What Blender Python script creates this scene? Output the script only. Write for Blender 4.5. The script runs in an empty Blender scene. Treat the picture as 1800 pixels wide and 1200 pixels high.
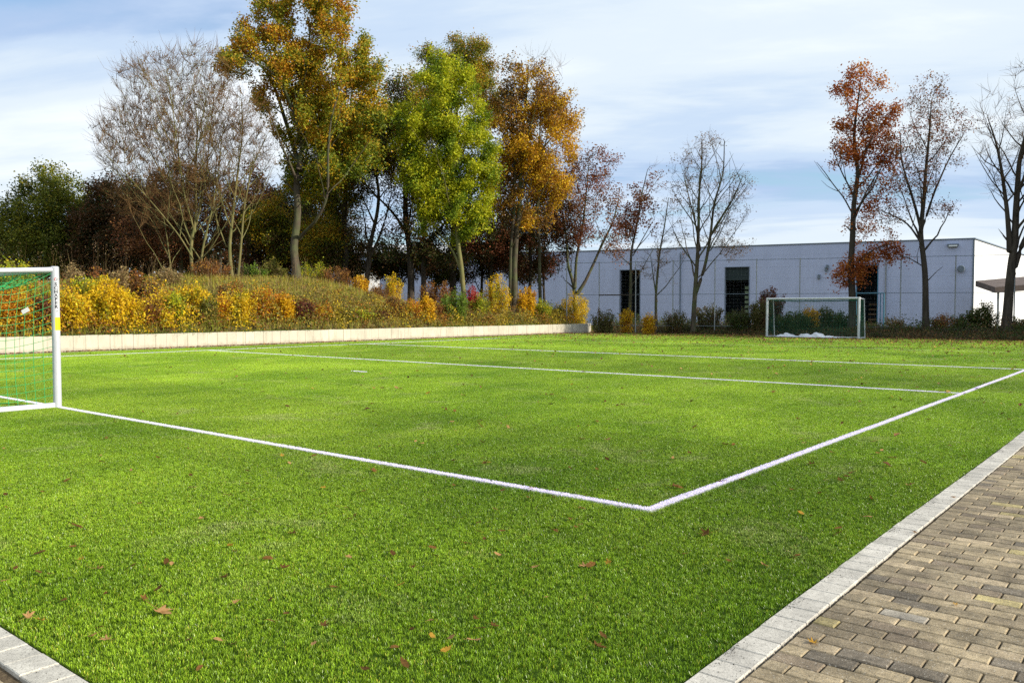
import bpy, math, random
import numpy as np
from mathutils import Vector

SC = bpy.context.scene
COL = SC.collection
PI = math.pi
R = math.radians

# ------------------------------------------------------------------ camera
CAM_H = 1.38
FPX, YAW, PITCH = 1454.36, 0.684872, -0.0380466
cam_data = bpy.data.cameras.new('camera')
cam = bpy.data.objects.new('camera', cam_data)
COL.objects.link(cam)
cam.location = (0, 0, CAM_H)
cam.rotation_euler = (PI / 2 + PITCH, 0, YAW)
cam_data.sensor_width = 36.0
cam_data.lens = FPX / 1800 * 36
cam_data.clip_start = 0.05
cam_data.clip_end = 3000
SC.camera = cam

# ------------------------------------------------------------------ sun and sky
SUN_EL, SUN_DIR = R(25), (0.954, 0.300)          # horizontal direction TOWARDS the sun
world = bpy.data.worlds.new('World')
SC.world = world
world.use_nodes = True


def sky_nodes():
    nt = world.node_tree
    nt.nodes.clear()
    N, L = nt.nodes, nt.links
    out = N.new('ShaderNodeOutputWorld')
    bg = N.new('ShaderNodeBackground')
    bg.inputs['Strength'].default_value = 0.1
    sky = N.new('ShaderNodeTexSky')
    sky.sky_type = 'NISHITA'
    sky.sun_disc = False
    sky.sun_elevation = SUN_EL
    sky.sun_rotation = math.atan2(SUN_DIR[0], SUN_DIR[1])
    sky.air_density = 1.0
    sky.dust_density = 0.3
    sky.ozone_density = 2.0
    tc = N.new('ShaderNodeTexCoord')
    rot = N.new('ShaderNodeVectorRotate')
    rot.rotation_type = 'Z_AXIS'
    rot.inputs['Angle'].default_value = -YAW
    L.new(tc.outputs['Generated'], rot.inputs['Vector'])
    sep = N.new('ShaderNodeSeparateXYZ')
    L.new(rot.outputs['Vector'], sep.inputs[0])

    def m(op, a, b=None, c=None):
        n = N.new('ShaderNodeMath')
        n.operation = op
        for i, v in enumerate((a, b, c)):
            if v is None:
                continue
            if isinstance(v, (int, float)):
                n.inputs[i].default_value = v
            else:
                L.new(v, n.inputs[i])
        return n.outputs[0]

    def ramp(fac, pts, cols=None):
        n = N.new('ShaderNodeValToRGB')
        n.color_ramp.interpolation = 'EASE'
        while len(n.color_ramp.elements) < len(pts):
            n.color_ramp.elements.new(0.5)
        for i, (e, p) in enumerate(zip(n.color_ramp.elements, pts)):
            e.position = p[0]
            e.color = p[1] if len(p[1]) == 4 else (*p[1], 1)
        L.new(fac, n.inputs[0])
        return n.outputs[0]
    zc = m('MAXIMUM', sep.outputs['Z'], 0.0)
    den = m('ADD', zc, 0.16)
    u = m('DIVIDE', sep.outputs['X'], den)
    v = m('DIVIDE', sep.outputs['Y'], den)
    comb = N.new('ShaderNodeCombineXYZ')
    L.new(m('MULTIPLY', u, 0.42), comb.inputs[0])
    L.new(m('ADD', m('MULTIPLY', v, 1.15), m('MULTIPLY', u, 0.16)), comb.inputs[1])
    comb.inputs[2].default_value = 3.7

    def noise(scale, detail, rough, dist, off):
        mp = N.new('ShaderNodeMapping')
        mp.inputs['Location'].default_value = off
        L.new(comb.outputs[0], mp.inputs['Vector'])
        n = N.new('ShaderNodeTexNoise')
        n.inputs['Scale'].default_value = scale
        n.inputs['Detail'].default_value = detail
        n.inputs['Roughness'].default_value = rough
        n.inputs['Distortion'].default_value = dist
        L.new(mp.outputs[0], n.inputs['Vector'])
        return n.outputs['Fac']
    n1 = noise(0.75, 7, 0.5, 0.35, (2.1, 0.4, 0))
    n2 = noise(1.5, 8, 0.55, 0.5, (7.3, 5.2, 2))
    n3 = noise(4.0, 6, 0.6, 0.3, (1.3, 9.2, 5))
    # cloud tone: grey-blue undersides to white
    tone = m('ADD', m('MULTIPLY', n1, 0.75), m('ADD', m('MULTIPLY', n2, 0.5), m('MULTIPLY', n3, 0.12)))
    ccol = ramp(tone, [(0.55, (3.6, 4.75, 6.7)), (0.63, (4.7, 5.8, 7.3)), (0.73, (6.1, 6.9, 7.6)), (0.84, (7.6, 8.1, 8.6))])
    # gaps of clear sky, more of them low over the horizon
    low = m('SUBTRACT', 1.0, m('MINIMUM', m('DIVIDE', zc, 0.17), 1.0))
    gap = m('ADD', m('MULTIPLY', n2, 0.6), m('ADD', m('MULTIPLY', n1, 0.5), m('MULTIPLY', low, -0.16)))
    cover = ramp(gap, [(0.34, (0.1, 0.1, 0.1)), (0.47, (1, 1, 1))])
    skyc = N.new('ShaderNodeMixRGB')
    skyc.blend_type = 'MULTIPLY'
    skyc.inputs[0].default_value = 1
    L.new(sky.outputs[0], skyc.inputs[1])
    skyc.inputs[2].default_value = (1.15, 1.25, 1.25, 1)
    mix = N.new('ShaderNodeMixRGB')
    L.new(cover, mix.inputs[0])
    L.new(skyc.outputs[0], mix.inputs[1])
    L.new(ccol, mix.inputs[2])
    L.new(mix.outputs[0], bg.inputs['Color'])
    L.new(bg.outputs[0], out.inputs[0])


sky_nodes()
sun_data = bpy.data.lights.new('sun', 'SUN')
sun_data.energy = 4.6
sun_data.angle = R(0.53)
sun_data.color = (1.0, 0.93, 0.80)
sun = bpy.data.objects.new('sun', sun_data)
COL.objects.link(sun)
_d = Vector((SUN_DIR[0] * math.cos(SUN_EL), SUN_DIR[1] * math.cos(SUN_EL), math.sin(SUN_EL)))
sun.rotation_euler = _d.to_track_quat('Z', 'Y').to_euler()
sun.location = (20, 6, 30)

SC.view_settings.view_transform = 'Standard'
SC.view_settings.look = 'None'
SC.view_settings.exposure = 0.40
SC.view_settings.gamma = 1
SC.render.engine = 'CYCLES'
SC.cycles.max_bounces = 6
SC.cycles.diffuse_bounces = 3
SC.cycles.transmission_bounces = 4
SC.cycles.transparent_max_bounces = 8
SC.cycles.caustics_reflective = False
SC.cycles.caustics_refractive = False
SC.cycles.use_denoising = False

CY, SY = math.cos(YAW), math.sin(YAW)


def at(px, d):
    """Plan position of something seen at photo column px, d metres along the view."""
    x = (px - 900) / FPX * d
    return np.array([x * CY - d * SY, x * SY + d * CY])


def z_of(py, d):
    return CAM_H + (545.0 - py) / FPX * d


def pt(px, py, d):
    q = at(px, d)
    return np.array([q[0], q[1], z_of(py, d)])


# ------------------------------------------------------------------ helpers: objects
def tag(o, label=None, cat=None, group=None, kind=None):
    if label:
        o['label'] = label
    if cat:
        o['category'] = cat
    if group:
        o['group'] = group
    if kind:
        o['kind'] = kind
    return o


def empty(name, loc=(0, 0, 0), rz=0.0):
    o = bpy.data.objects.new(name, None)
    o.empty_display_size = 0.2
    COL.objects.link(o)
    o.location = loc
    o.rotation_euler = (0, 0, rz)
    return o


def mesh_obj(name, V, F, mat, parent=None, col=None, smooth=False, link=True):
    """F: list of arrays (each Nx3 or Nx4) or one array."""
    if not isinstance(F, (list, tuple)):
        F = [F]
    F = [np.asarray(f, dtype=np.int32) for f in F if len(f)]
    V = np.asarray(V, dtype=np.float32)
    me = bpy.data.meshes.new(name)
    me.vertices.add(len(V))
    me.vertices.foreach_set('co', V.ravel())
    loops = np.concatenate([f.ravel() for f in F])
    tot = np.concatenate([np.full(len(f), f.shape[1], np.int32) for f in F])
    start = np.concatenate([[0], np.cumsum(tot)[:-1]]).astype(np.int32)
    me.loops.add(len(loops))
    me.loops.foreach_set('vertex_index', loops)
    me.polygons.add(len(tot))
    me.polygons.foreach_set('loop_start', start)
    me.polygons.foreach_set('loop_total', tot)
    me.polygons.foreach_set('use_smooth', np.full(len(tot), bool(smooth)))
    if col is not None:
        ca = me.color_attributes.new('Col', 'FLOAT_COLOR', 'POINT')
        c4 = np.ones((len(V), 4), np.float32)
        c4[:, :3] = col
        ca.data.foreach_set('color', c4.ravel())
    me.update(calc_edges=True)
    me.validate()
    if mat:
        me.materials.append(mat)
    o = bpy.data.objects.new(name, me)
    if link:
        COL.objects.link(o)
    if parent:
        o.parent = parent
    return o


class MB:
    """Collects simple solids into one mesh."""

    def __init__(s):
        s.V, s.Q, s.T, s.C, s.n = [], [], [], [], 0

    def add(s, V, Q=None, T=None, c=None):
        V = np.asarray(V, float).reshape(-1, 3)
        s.V.append(V)
        if Q is not None and len(Q):
            s.Q.append(np.asarray(Q) + s.n)
        if T is not None and len(T):
            s.T.append(np.asarray(T) + s.n)
        s.C.append(np.tile(np.asarray(c if c is not None else (1, 1, 1), float).reshape(-1, 3), (len(V) if c is None or np.ndim(c) == 1 else 1, 1)))
        s.n += len(V)
        return s

    def box(s, x0, x1, y0, y1, z0, z1, M=None, c=None, bev=0.0):
        if bev > 0:
            b = bev
            V = []
            for z, k in ((z0, 0), (z1 - b, 0), (z1, b)):
                V += [(x0 + k, y0 + k, z), (x1 - k, y0 + k, z), (x1 - k, y1 - k, z), (x0 + k, y1 - k, z)]
            Q = [(3, 2, 1, 0), (8, 9, 10, 11)]
            for l in (0, 4):
                for i in range(4):
                    j = (i + 1) % 4
                    Q.append((l + i, l + j, l + 4 + j, l + 4 + i))
        else:
            V = [(x0, y0, z0), (x1, y0, z0), (x1, y1, z0), (x0, y1, z0), (x0, y0, z1), (x1, y0, z1), (x1, y1, z1), (x0, y1, z1)]
            Q = [(3, 2, 1, 0), (4, 5, 6, 7), (0, 1, 5, 4), (1, 2, 6, 5), (2, 3, 7, 6), (3, 0, 4, 7)]
        V = np.array(V, float)
        if M is not None:
            V = M(V)
        return s.add(V, Q=Q, c=c)

    def tube(s, P, r, n=8, c=None, caps=True):
        P = np.asarray(P, float)
        m = len(P)
        rr = np.broadcast_to(np.asarray(r, float), (m,))
        T = np.gradient(P, axis=0)
        T /= np.linalg.norm(T, axis=1)[:, None] + 1e-9
        up = np.array([0, 0, 1.0]) if abs(T[0][2]) < 0.9 else np.array([1.0, 0, 0])
        U = np.cross(T, up)
        U /= np.linalg.norm(U, axis=1)[:, None] + 1e-9
        W = np.cross(U, T)
        a = np.arange(n) * 2 * PI / n
        V = P[:, None, :] + rr[:, None, None] * (np.cos(a)[None, :, None] * U[:, None, :] + np.sin(a)[None, :, None] * W[:, None, :])
        Q = []
        for i in range(m - 1):
            for j in range(n):
                k = (j + 1) % n
                Q.append((i * n + j, (i + 1) * n + j, (i + 1) * n + k, i * n + k))
        V = V.reshape(-1, 3)
        T3 = []
        if caps:
            V = np.vstack([V, P[0], P[-1]])
            for j in range(n):
                k = (j + 1) % n
                T3.append((m * n, j, k))
                T3.append((m * n + 1, (m - 1) * n + k, (m - 1) * n + j))
        return s.add(V, Q=Q, T=T3, c=c)

    def build(s, name, mat, parent=None, smooth=False, col=False):
        V = np.vstack(s.V)
        F = []
        if s.Q:
            F.append(np.vstack(s.Q))
        if s.T:
            F.append(np.vstack(s.T))
        return mesh_obj(name, V, F, mat, parent, np.vstack(s.C) if col else None, smooth)


def smooth_by_angle(o, deg=35):
    me = o.data
    me.polygons.foreach_set('use_smooth', np.ones(len(me.polygons), bool))
    try:
        me.set_sharp_from_angle(angle=R(deg))
    except Exception:
        pass


# ------------------------------------------------------------------ helpers: materials
def lin(*rgb):
    return tuple(((c / 255) / 12.92 if c / 255 < 0.04045 else ((c / 255 + 0.055) / 1.055) ** 2.4) for c in rgb)


class NT:
    def __init__(s, name):
        s.m = bpy.data.materials.new(name)
        s.m.use_nodes = True
        s.t = s.m.node_tree
        s.t.nodes.clear()
        s.out = s.t.nodes.new('ShaderNodeOutputMaterial')

    def n(s, typ, **kw):
        nd = s.t.nodes.new(typ)
        for k, v in kw.items():
            if k.startswith('i_'):
                s.set(nd, k[2:].replace('_', ' '), v)
            else:
                setattr(nd, k, v)
        return nd

    def set(s, nd, key, v):
        inp = nd.inputs[int(key)] if key.isdigit() else nd.inputs[key]
        if isinstance(v, bpy.types.NodeSocket):
            s.t.links.new(v, inp)
        elif isinstance(v, tuple) and len(v) == 3 and inp.type == 'RGBA':
            inp.default_value = (*v, 1)
        else:
            inp.default_value = v

    def math(s, op, a, b=0.0, c=0.0):
        nd = s.n('ShaderNodeMath', operation=op)
        for i, v in enumerate((a, b, c)):
            s.set(nd, str(i), v)
        return nd.outputs[0]

    def mix(s, f, a, b, blend='MIX'):
        nd = s.n('ShaderNodeMixRGB', blend_type=blend)
        for i, v in enumerate((f, a, b)):
            s.set(nd, str(i), v)
        return nd.outputs[0]

    def noise(s, vec, scale, detail=4, rough=0.5, dist=0.0):
        nd = s.n('ShaderNodeTexNoise')
        s.set(nd, 'Vector', vec)
        s.set(nd, 'Scale', scale)
        s.set(nd, 'Detail', detail)
        s.set(nd, 'Roughness', rough)
        s.set(nd, 'Distortion', dist)
        return nd.outputs['Fac']

    def ramp(s, f, pts):
        nd = s.n('ShaderNodeValToRGB')
        while len(nd.color_ramp.elements) < len(pts):
            nd.color_ramp.elements.new(0.5)
        for e, p in zip(nd.color_ramp.elements, pts):
            e.position = p[0]
            v = p[1]
            e.color = (v, v, v, 1) if isinstance(v, (int, float)) else (*v, 1)
        s.set(nd, '0', f)
        return nd.outputs[0]

    def pos(s):
        return s.n('ShaderNodeNewGeometry').outputs['Position']

    def obj(s):
        return s.n('ShaderNodeTexCoord').outputs['Object']

    def map(s, vec, scale=(1, 1, 1), rot=(0, 0, 0), loc=(0, 0, 0)):
        nd = s.n('ShaderNodeMapping')
        s.set(nd, 'Vector', vec)
        nd.inputs['Scale'].default_value = scale
        nd.inputs['Rotation'].default_value = rot
        nd.inputs['Location'].default_value = loc
        return nd.outputs[0]

    def bump(s, h, strength=0.3, dist=0.01):
        nd = s.n('ShaderNodeBump')
        s.set(nd, 'Height', h)
        s.set(nd, 'Strength', strength)
        s.set(nd, 'Distance', dist)
        return nd.outputs[0]

    def bsdf(s, color, rough=0.6, spec=0.5, metal=0.0, normal=None, trans=None):
        nd = s.n('ShaderNodeBsdfPrincipled')
        s.set(nd, 'Base Color', color)
        s.set(nd, 'Roughness', rough)
        s.set(nd, 'Specular IOR Level', spec)
        s.set(nd, 'Metallic', metal)
        if normal is not None:
            s.set(nd, 'Normal', normal)
        res = nd.outputs[0]
        if trans:
            tr = s.n('ShaderNodeBsdfTranslucent')
            s.set(tr, 'Color', color)
            mx = s.n('ShaderNodeMixShader')
            s.set(mx, '0', trans)
            s.set(mx, '1', res)
            s.set(mx, '2', tr.outputs[0])
            res = mx.outputs[0]
        s.t.links.new(res, s.out.inputs[0])
        return s.m

    def attr(s):
        nd = s.n('ShaderNodeVertexColor')
        nd.layer_name = 'Col'
        return nd.outputs[0]


def leaf_material(name, rough=0.55, trans=0.38, spec=0.3):
    t = NT(name)
    return t.bsdf(t.attr(), rough, spec, trans=trans)


def flat_material(name, col, rough=0.6, spec=0.4, metal=0.0, var=0.12, vscale=6.0, bump=0.0, bscale=60.0):
    t = NT(name)
    p = t.obj()
    f = t.noise(p, vscale, 5, 0.6)
    c = t.mix(1.0, col, t.ramp(f, [(0.3, 1 - var), (0.7, 1 + var * 0.4)]), 'MULTIPLY')
    nrm = t.bump(t.noise(p, bscale, 3), bump, 0.01) if bump else None
    return t.bsdf(c, rough, spec, metal, nrm)


M_LEAF = leaf_material('leaf')
M_DRYLEAF = leaf_material('dry_leaf', 0.7, 0.2, 0.2)


def bark_material(name, a, b, green=0.0):
    t = NT(name)
    p = t.obj()
    st = t.map(p, (1, 1, 0.18))
    f = t.noise(st, 9, 6, 0.65, 0.4)
    c = t.ramp(f, [(0.3, a), (0.7, b)])
    if green:
        g = t.noise(p, 1.3, 3)
        c = t.mix(t.ramp(g, [(0.45, 0.0), (0.62, green)]), c, (0.10, 0.14, 0.045))
    return t.bsdf(c, 0.9, 0.15, normal=t.bump(f, 0.6, 0.02))


M_BARK_DARK = bark_material('bark_dark', (0.030, 0.024, 0.018), (0.085, 0.070, 0.055))
M_BARK_MID = bark_material('bark_mid', (0.045, 0.036, 0.025), (0.125, 0.10, 0.07), 0.5)
M_BARK_PALE = bark_material('bark_pale', (0.11, 0.095, 0.035), (0.24, 0.205, 0.085), 0.4)
M_TWIG = bark_material('twig', (0.09, 0.046, 0.018), (0.20, 0.115, 0.045))
M_STEM = bark_material('stem', (0.10, 0.06, 0.03), (0.22, 0.15, 0.08))


# ------------------------------------------------------------------ terrain
def sstep(a, b, x):
    t = np.clip((x - a) / (b - a), 0, 1)
    return t * t * (3 - 2 * t)


WALL_X, WALL_H = -28.95, 0.52
FIELD_Y1 = 43.2


def H(x, y):
    x = np.asarray(x, float)
    y = np.asarray(y, float)
    s = WALL_X - x                              # metres behind the wall
    bank = 0.50 + 0.55 * sstep(0, 4, s)
    yc = 26.5
    sy = np.where(y < yc, 14.0, 3.7)
    mound = 1.9 * np.exp(-((y - yc) / sy) ** 2 / 2) * np.exp(-((s - 7.6) / 3.6) ** 2 / 2)
    back = 0.8 * sstep(8, 22, s)
    z = (bank + mound + back * np.exp(-((y - 20) / 30) ** 2 / 2)) * sstep(0.05, 0.35, s) * (1 - sstep(39, 46, y + 0.0 * x))
    far = 0.32 * sstep(FIELD_Y1 + 0.2, FIELD_Y1 + 3.0, y) * (1 - sstep(FIELD_Y1 + 6, FIELD_Y1 + 16, y))
    return z + far * (1 - sstep(-29, -25, -x * -1.0) * 0)


def Hs(x, y):
    return float(H(x, y))


def terrain_material():
    t = NT('ground')
    p = t.pos()
    f = t.noise(p, 1.4, 6, 0.6)
    g = t.noise(p, 14.0, 6, 0.7)
    c = t.ramp(f, [(0.32, (0.075, 0.062, 0.022)), (0.5, (0.13, 0.105, 0.035)), (0.7, (0.17, 0.12, 0.05))])
    c = t.mix(t.ramp(g, [(0.35, 0.75), (0.6, 0.0)]), c, (0.035, 0.03, 0.014))
    return t.bsdf(c, 0.95, 0.1, normal=t.bump(g, 0.8, 0.05))


M_GROUND = terrain_material()


def make_ground():
    # fine height field round the bank and the far edge, coarse skirt to the horizon
    xs = np.concatenate([[-1500, -500, -200, -110], np.arange(-80, -28.9, 0.5), [-28.6, -20, -10, 0, 10, 20, 40, 80, 200, 500, 1500]])
    ys = np.concatenate([[-1500, -500, -100, -40, -20], np.arange(-10, 62, 0.75), [70, 80, 95, 120, 200, 500, 1500, 2600]])
    X, Y = np.meshgrid(xs, ys, indexing='ij')
    Z = H(X, Y)
    rr = np.random.default_rng(3)
    rough = (X < -29.6) & (X > -80) & (Y > -10) & (Y < 62)
    Z = Z + np.where(rough, rr.normal(0, 0.05, Z.shape), 0) - 0.075
    V = np.stack([X, Y, Z], -1).reshape(-1, 3)
    n, m = len(xs), len(ys)
    i, j = np.meshgrid(np.arange(n - 1), np.arange(m - 1), indexing='ij')
    a = (i * m + j).ravel()
    F = np.stack([a, a + m, a + m + 1, a + 1], 1)
    tag(mesh_obj('ground', V, F, M_GROUND, smooth=True), kind='structure')


make_ground()

# ------------------------------------------------------------------ turf
TX0, TX1, TY0, TY1 = -28.432, -1.432, 1.372, 43.372
LX_R, LX_L, LY_G, LY_2, LY_3, LY_4 = -2.88, -26.09, 5.04, 15.40, 22.50, 31.22
LW = 0.070


def line_mask(t, p):
    sep = t.n('ShaderNodeSeparateXYZ')
    t.set(sep, '0', p)
    X, Y = sep.outputs[0], sep.outputs[1]

    def band(v, c):
        return t.math('LESS_THAN', t.math('ABSOLUTE', t.math('SUBTRACT', v, c)), LW / 2)
    inx = t.math('MULTIPLY', t.math('LESS_THAN', X, LX_R + LW / 2), t.math('GREATER_THAN', X, LX_L - LW / 2))
    hy = t.math('MAXIMUM', t.math('MAXIMUM', band(Y, LY_G), band(Y, LY_2)), t.math('MAXIMUM', band(Y, LY_3), t.math('MULTIPLY', band(Y, LY_4), 0.6)))
    iny = t.math('GREATER_THAN', Y, LY_G - LW / 2)
    vx = t.math('MAXIMUM', band(X, LX_R), t.math('MULTIPLY', band(X, LX_L), 0.7))
    return t.math('MAXIMUM', t.math('MULTIPLY', inx, hy), t.math('MULTIPLY', iny, vx))


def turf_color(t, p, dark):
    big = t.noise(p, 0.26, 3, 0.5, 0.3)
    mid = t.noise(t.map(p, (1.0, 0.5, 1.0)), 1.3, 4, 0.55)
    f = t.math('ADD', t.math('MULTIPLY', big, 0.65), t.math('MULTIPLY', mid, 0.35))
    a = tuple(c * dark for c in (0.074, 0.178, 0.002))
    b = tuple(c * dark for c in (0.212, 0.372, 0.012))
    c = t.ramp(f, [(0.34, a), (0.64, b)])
    # the carpet is laid in rolls across the pitch, each with its own lie
    sep = t.n('ShaderNodeSeparateXYZ')
    t.set(sep, '0', p)
    roll = t.math('FLOOR', t.math('DIVIDE', sep.outputs[1], 4.0))
    wn = t.n('ShaderNodeTexWhiteNoise', noise_dimensions='1D')
    t.set(wn, 'W', roll)
    c = t.mix(1.0, c, t.ramp(wn.outputs[0], [(0.0, 0.88), (1.0, 1.10)]), 'MULTIPLY')
    # worn, dusty patches and brown infill showing
    wear = t.noise(t.map(p, (1, 1, 1), loc=(3, 8, 0)), 0.9, 6, 0.7, 0.4)
    c = t.mix(t.ramp(wear, [(0.56, 0.0), (0.72, 0.45)]), c, tuple(q * dark for q in (0.30, 0.33, 0.10)))
    fine = t.noise(p, 7.0, 4, 0.7)
    c = t.mix(1.0, c, t.ramp(fine, [(0.3, 0.80), (0.7, 1.15)]), 'MULTIPLY')
    return c


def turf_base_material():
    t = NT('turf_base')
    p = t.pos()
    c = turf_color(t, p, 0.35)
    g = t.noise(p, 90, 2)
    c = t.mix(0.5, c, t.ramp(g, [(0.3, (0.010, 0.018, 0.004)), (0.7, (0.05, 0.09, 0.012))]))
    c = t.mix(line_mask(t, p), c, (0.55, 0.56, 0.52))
    return t.bsdf(c, 0.9, 0.1)


def turf_blade_material():
    t = NT('turf_blade')
    p = t.pos()
    c = turf_color(t, p, 1.0)
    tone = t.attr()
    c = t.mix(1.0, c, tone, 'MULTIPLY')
    c = t.mix(line_mask(t, p), c, (0.80, 0.80, 0.78))
    return t.bsdf(c, 0.34, 0.42, trans=0.14)


def sheet(name, x0, x1, y0, y1, z, mat, kind='structure'):
    V = [(x0, y0, z), (x1, y0, z), (x1, y1, z), (x0, y1, z)]
    return tag(mesh_obj(name, V, [[(0, 1, 2, 3)]], mat), kind=kind)


M_TURF_BASE = turf_base_material()
M_BLADE = turf_blade_material()
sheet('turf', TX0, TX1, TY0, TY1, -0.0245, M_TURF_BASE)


def blade_patch(name, sx, sy, n, h, w, seed, mat, lo=0.55, tone=None):
    rg = np.random.default_rng(seed)
    # tufts: several blades share a root, as in a stitched artificial turf
    nt_ = n // 5
    rx = np.repeat(rg.uniform(0, sx, nt_), 5) + rg.normal(0, 0.0075, nt_ * 5)
    ry = np.repeat(rg.uniform(0, sy, nt_), 5) + rg.normal(0, 0.0075, nt_ * 5)
    n = len(rx)
    rx = np.clip(rx, 0.001, sx - 0.001)
    ry = np.clip(ry, 0.001, sy - 0.001)
    az = rg.uniform(0, 2 * PI, n)
    lean = rg.gamma(2.0, 0.15, n)
    hh = h * rg.uniform(lo, 1.0, n)
    ww = w * rg.uniform(0.7, 1.2, n)
    dx, dy = np.cos(az) * lean, np.sin(az) * lean
    fa = az + PI / 2 + rg.normal(0, 0.5, n)
    wx, wy = np.cos(fa) * ww / 2, np.sin(fa) * ww / 2
    z0 = -0.029
    P = []
    for f, bend, wf in ((0.0, 0.0, 1.0), (0.55, 0.35, 0.95), (1.0, 1.0, 0.35)):
        cx = rx + dx * hh * bend
        cy = ry + dy * hh * bend
        cz = z0 + hh * f * (1 - 0.25 * lean * bend)
        P.append(np.stack([cx - wx * wf, cy - wy * wf, cz], 1))
        P.append(np.stack([cx + wx * wf, cy + wy * wf, cz], 1))
    V = np.stack(P, 1).reshape(-1, 3)
    b = np.arange(n) * 6
    F = np.vstack([np.stack([b, b + 1, b + 3, b + 2], 1), np.stack([b + 2, b + 3, b + 5, b + 4], 1)])
    tn = rg.uniform(0.55, 1.35, n)
    dry = rg.random(n) < 0.035
    c = np.stack([tn, tn, tn], 1)
    c[dry] *= (2.2, 1.25, 4.0)
    c = np.clip(np.repeat(c, 6, 0), 0, 4)
    c *= np.tile(np.array([0.35, 0.35, 0.62, 0.62, 2.3, 2.3]), n)[:, None]  # roots darkened, tips lightened: gap shade and sheen put into blade colour
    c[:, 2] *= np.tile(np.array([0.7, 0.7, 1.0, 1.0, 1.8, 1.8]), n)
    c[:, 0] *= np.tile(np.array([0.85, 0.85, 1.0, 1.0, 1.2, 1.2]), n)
    return mesh_obj(name, V, F, mat, col=c, link=False)


def scatter_group(name, coll):
    """Geometry nodes: put one member of the collection at each vertex, with its stored turn."""
    g = bpy.data.node_groups.new(name, 'GeometryNodeTree')
    g.interface.new_socket('Geometry', in_out='INPUT', socket_type='NodeSocketGeometry')
    g.interface.new_socket('Geometry', in_out='OUTPUT', socket_type='NodeSocketGeometry')
    N, L = g.nodes, g.links
    gi, go = N.new('NodeGroupInput'), N.new('NodeGroupOutput')
    ci = N.new('GeometryNodeCollectionInfo')
    ci.inputs['Collection'].default_value = coll
    ci.inputs['Separate Children'].default_value = True
    ci.inputs['Reset Children'].default_value = True
    ip = N.new('GeometryNodeInstanceOnPoints')
    ip.inputs['Pick Instance'].default_value = True
    ai = N.new('GeometryNodeInputNamedAttribute')
    ai.data_type = 'INT'
    ai.inputs['Name'].default_value = 'pick'
    ar = N.new('GeometryNodeInputNamedAttribute')
    ar.data_type = 'FLOAT_VECTOR'
    ar.inputs['Name'].default_value = 'turn'
    L.new(gi.outputs[0], ip.inputs['Points'])
    L.new(ci.outputs[0], ip.inputs['Instance'])
    L.new(ai.outputs[0], ip.inputs['Instance Index'])
    L.new(ar.outputs[0], ip.inputs['Rotation'])
    L.new(ip.outputs[0], go.inputs[0])
    return g


def scatter_obj(name, pts, turns, picks, coll):
    me = bpy.data.meshes.new(name)
    me.vertices.add(len(pts))
    me.vertices.foreach_set('co', np.asarray(pts, np.float32).ravel())
    a = me.attributes.new('pick', 'INT', 'POINT')
    a.data.foreach_set('value', np.asarray(picks, np.int32))
    b = me.attributes.new('turn', 'FLOAT_VECTOR', 'POINT')
    b.data.foreach_set('vector', np.asarray(turns, np.float32).ravel())
    o = bpy.data.objects.new(name, me)
    COL.objects.link(o)
    md = o.modifiers.new('scatter', 'NODES')
    md.node_group = scatter_group(name + '_nodes', coll)
    return o


def make_turf():
    S = 0.5
    coll = bpy.data.collections.new('turf_patches')
    for k in range(5):
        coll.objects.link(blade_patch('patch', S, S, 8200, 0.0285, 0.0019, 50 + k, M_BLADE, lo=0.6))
    rg = np.random.default_rng(9)
    pts, turns, picks = [], [], []
    nx, ny = int(round((TX1 - TX0) / S)), int(round((TY1 - TY0) / S))
    off = {0: (0, 0), 1: (S, 0), 2: (S, S), 3: (0, S)}
    for i in range(nx):
        for j in range(ny):
            k = rg.integers(0, 4)
            ox, oy = off[int(k)]
            pts.append((TX0 + i * S + ox, TY0 + j * S + oy, 0))
            turns.append((0, 0, k * PI / 2))
            picks.append(rg.integers(0, 5))
    o = scatter_obj('turf_grass', pts, turns, picks, coll)
    tag(o, 'bright green short artificial grass covering the small football pitch', 'grass', kind='stuff')


make_turf()


def make_lines():
    coll = bpy.data.collections.new('line_patches')
    for k in range(3):
        coll.objects.link(blade_patch('line_patch', 0.5, LW, 2000, 0.033, 0.0032, 80 + k, M_LINE, lo=0.75))
    rg = np.random.default_rng(4)

    def run(x0, y0, x1, y1):
        L = math.hypot(x1 - x0, y1 - y0)
        n = max(1, int(round(L / 0.5)))
        a = math.atan2(y1 - y0, x1 - x0)
        nx, ny = -math.sin(a), math.cos(a)
        pts, turns, picks = [], [], []
        for i in range(n):
            f = i / n
            wob = 0.004 * math.sin(i * 0.7)
            pts.append((x0 + (x1 - x0) * f - nx * (LW / 2 + wob), y0 + (y1 - y0) * f - ny * (LW / 2 + wob), 0))
            turns.append((0, 0, a))
            picks.append(rg.integers(0, 3))
        return scatter_obj('pitch_line', pts, turns, picks, coll)
    h = LW / 2
    for a in ((LX_L, LY_G, LX_R + h, LY_G), (LX_L, LY_2, LX_R - h, LY_2), (LX_L, LY_3, LX_R - h, LY_3),
              (LX_R, LY_G + h, LX_R, 42.9), (LX_L, LY_G + h, LX_L, 31)):
        tag(run(*a), kind='structure')
    # penalty spot
    rr = run(-14.72, 12.26, -14.22, 12.26)
    rr.name = 'penalty_spot'
    tag(rr, kind='structure')


def line_material():
    t = NT('line_blade')
    tone = t.attr()
    c = t.mix(0.25, (0.74, 0.74, 0.69), tone, 'MULTIPLY')
    return t.bsdf(c, 0.5, 0.3, trans=0.2)


M_LINE = line_material()
make_lines()


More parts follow.
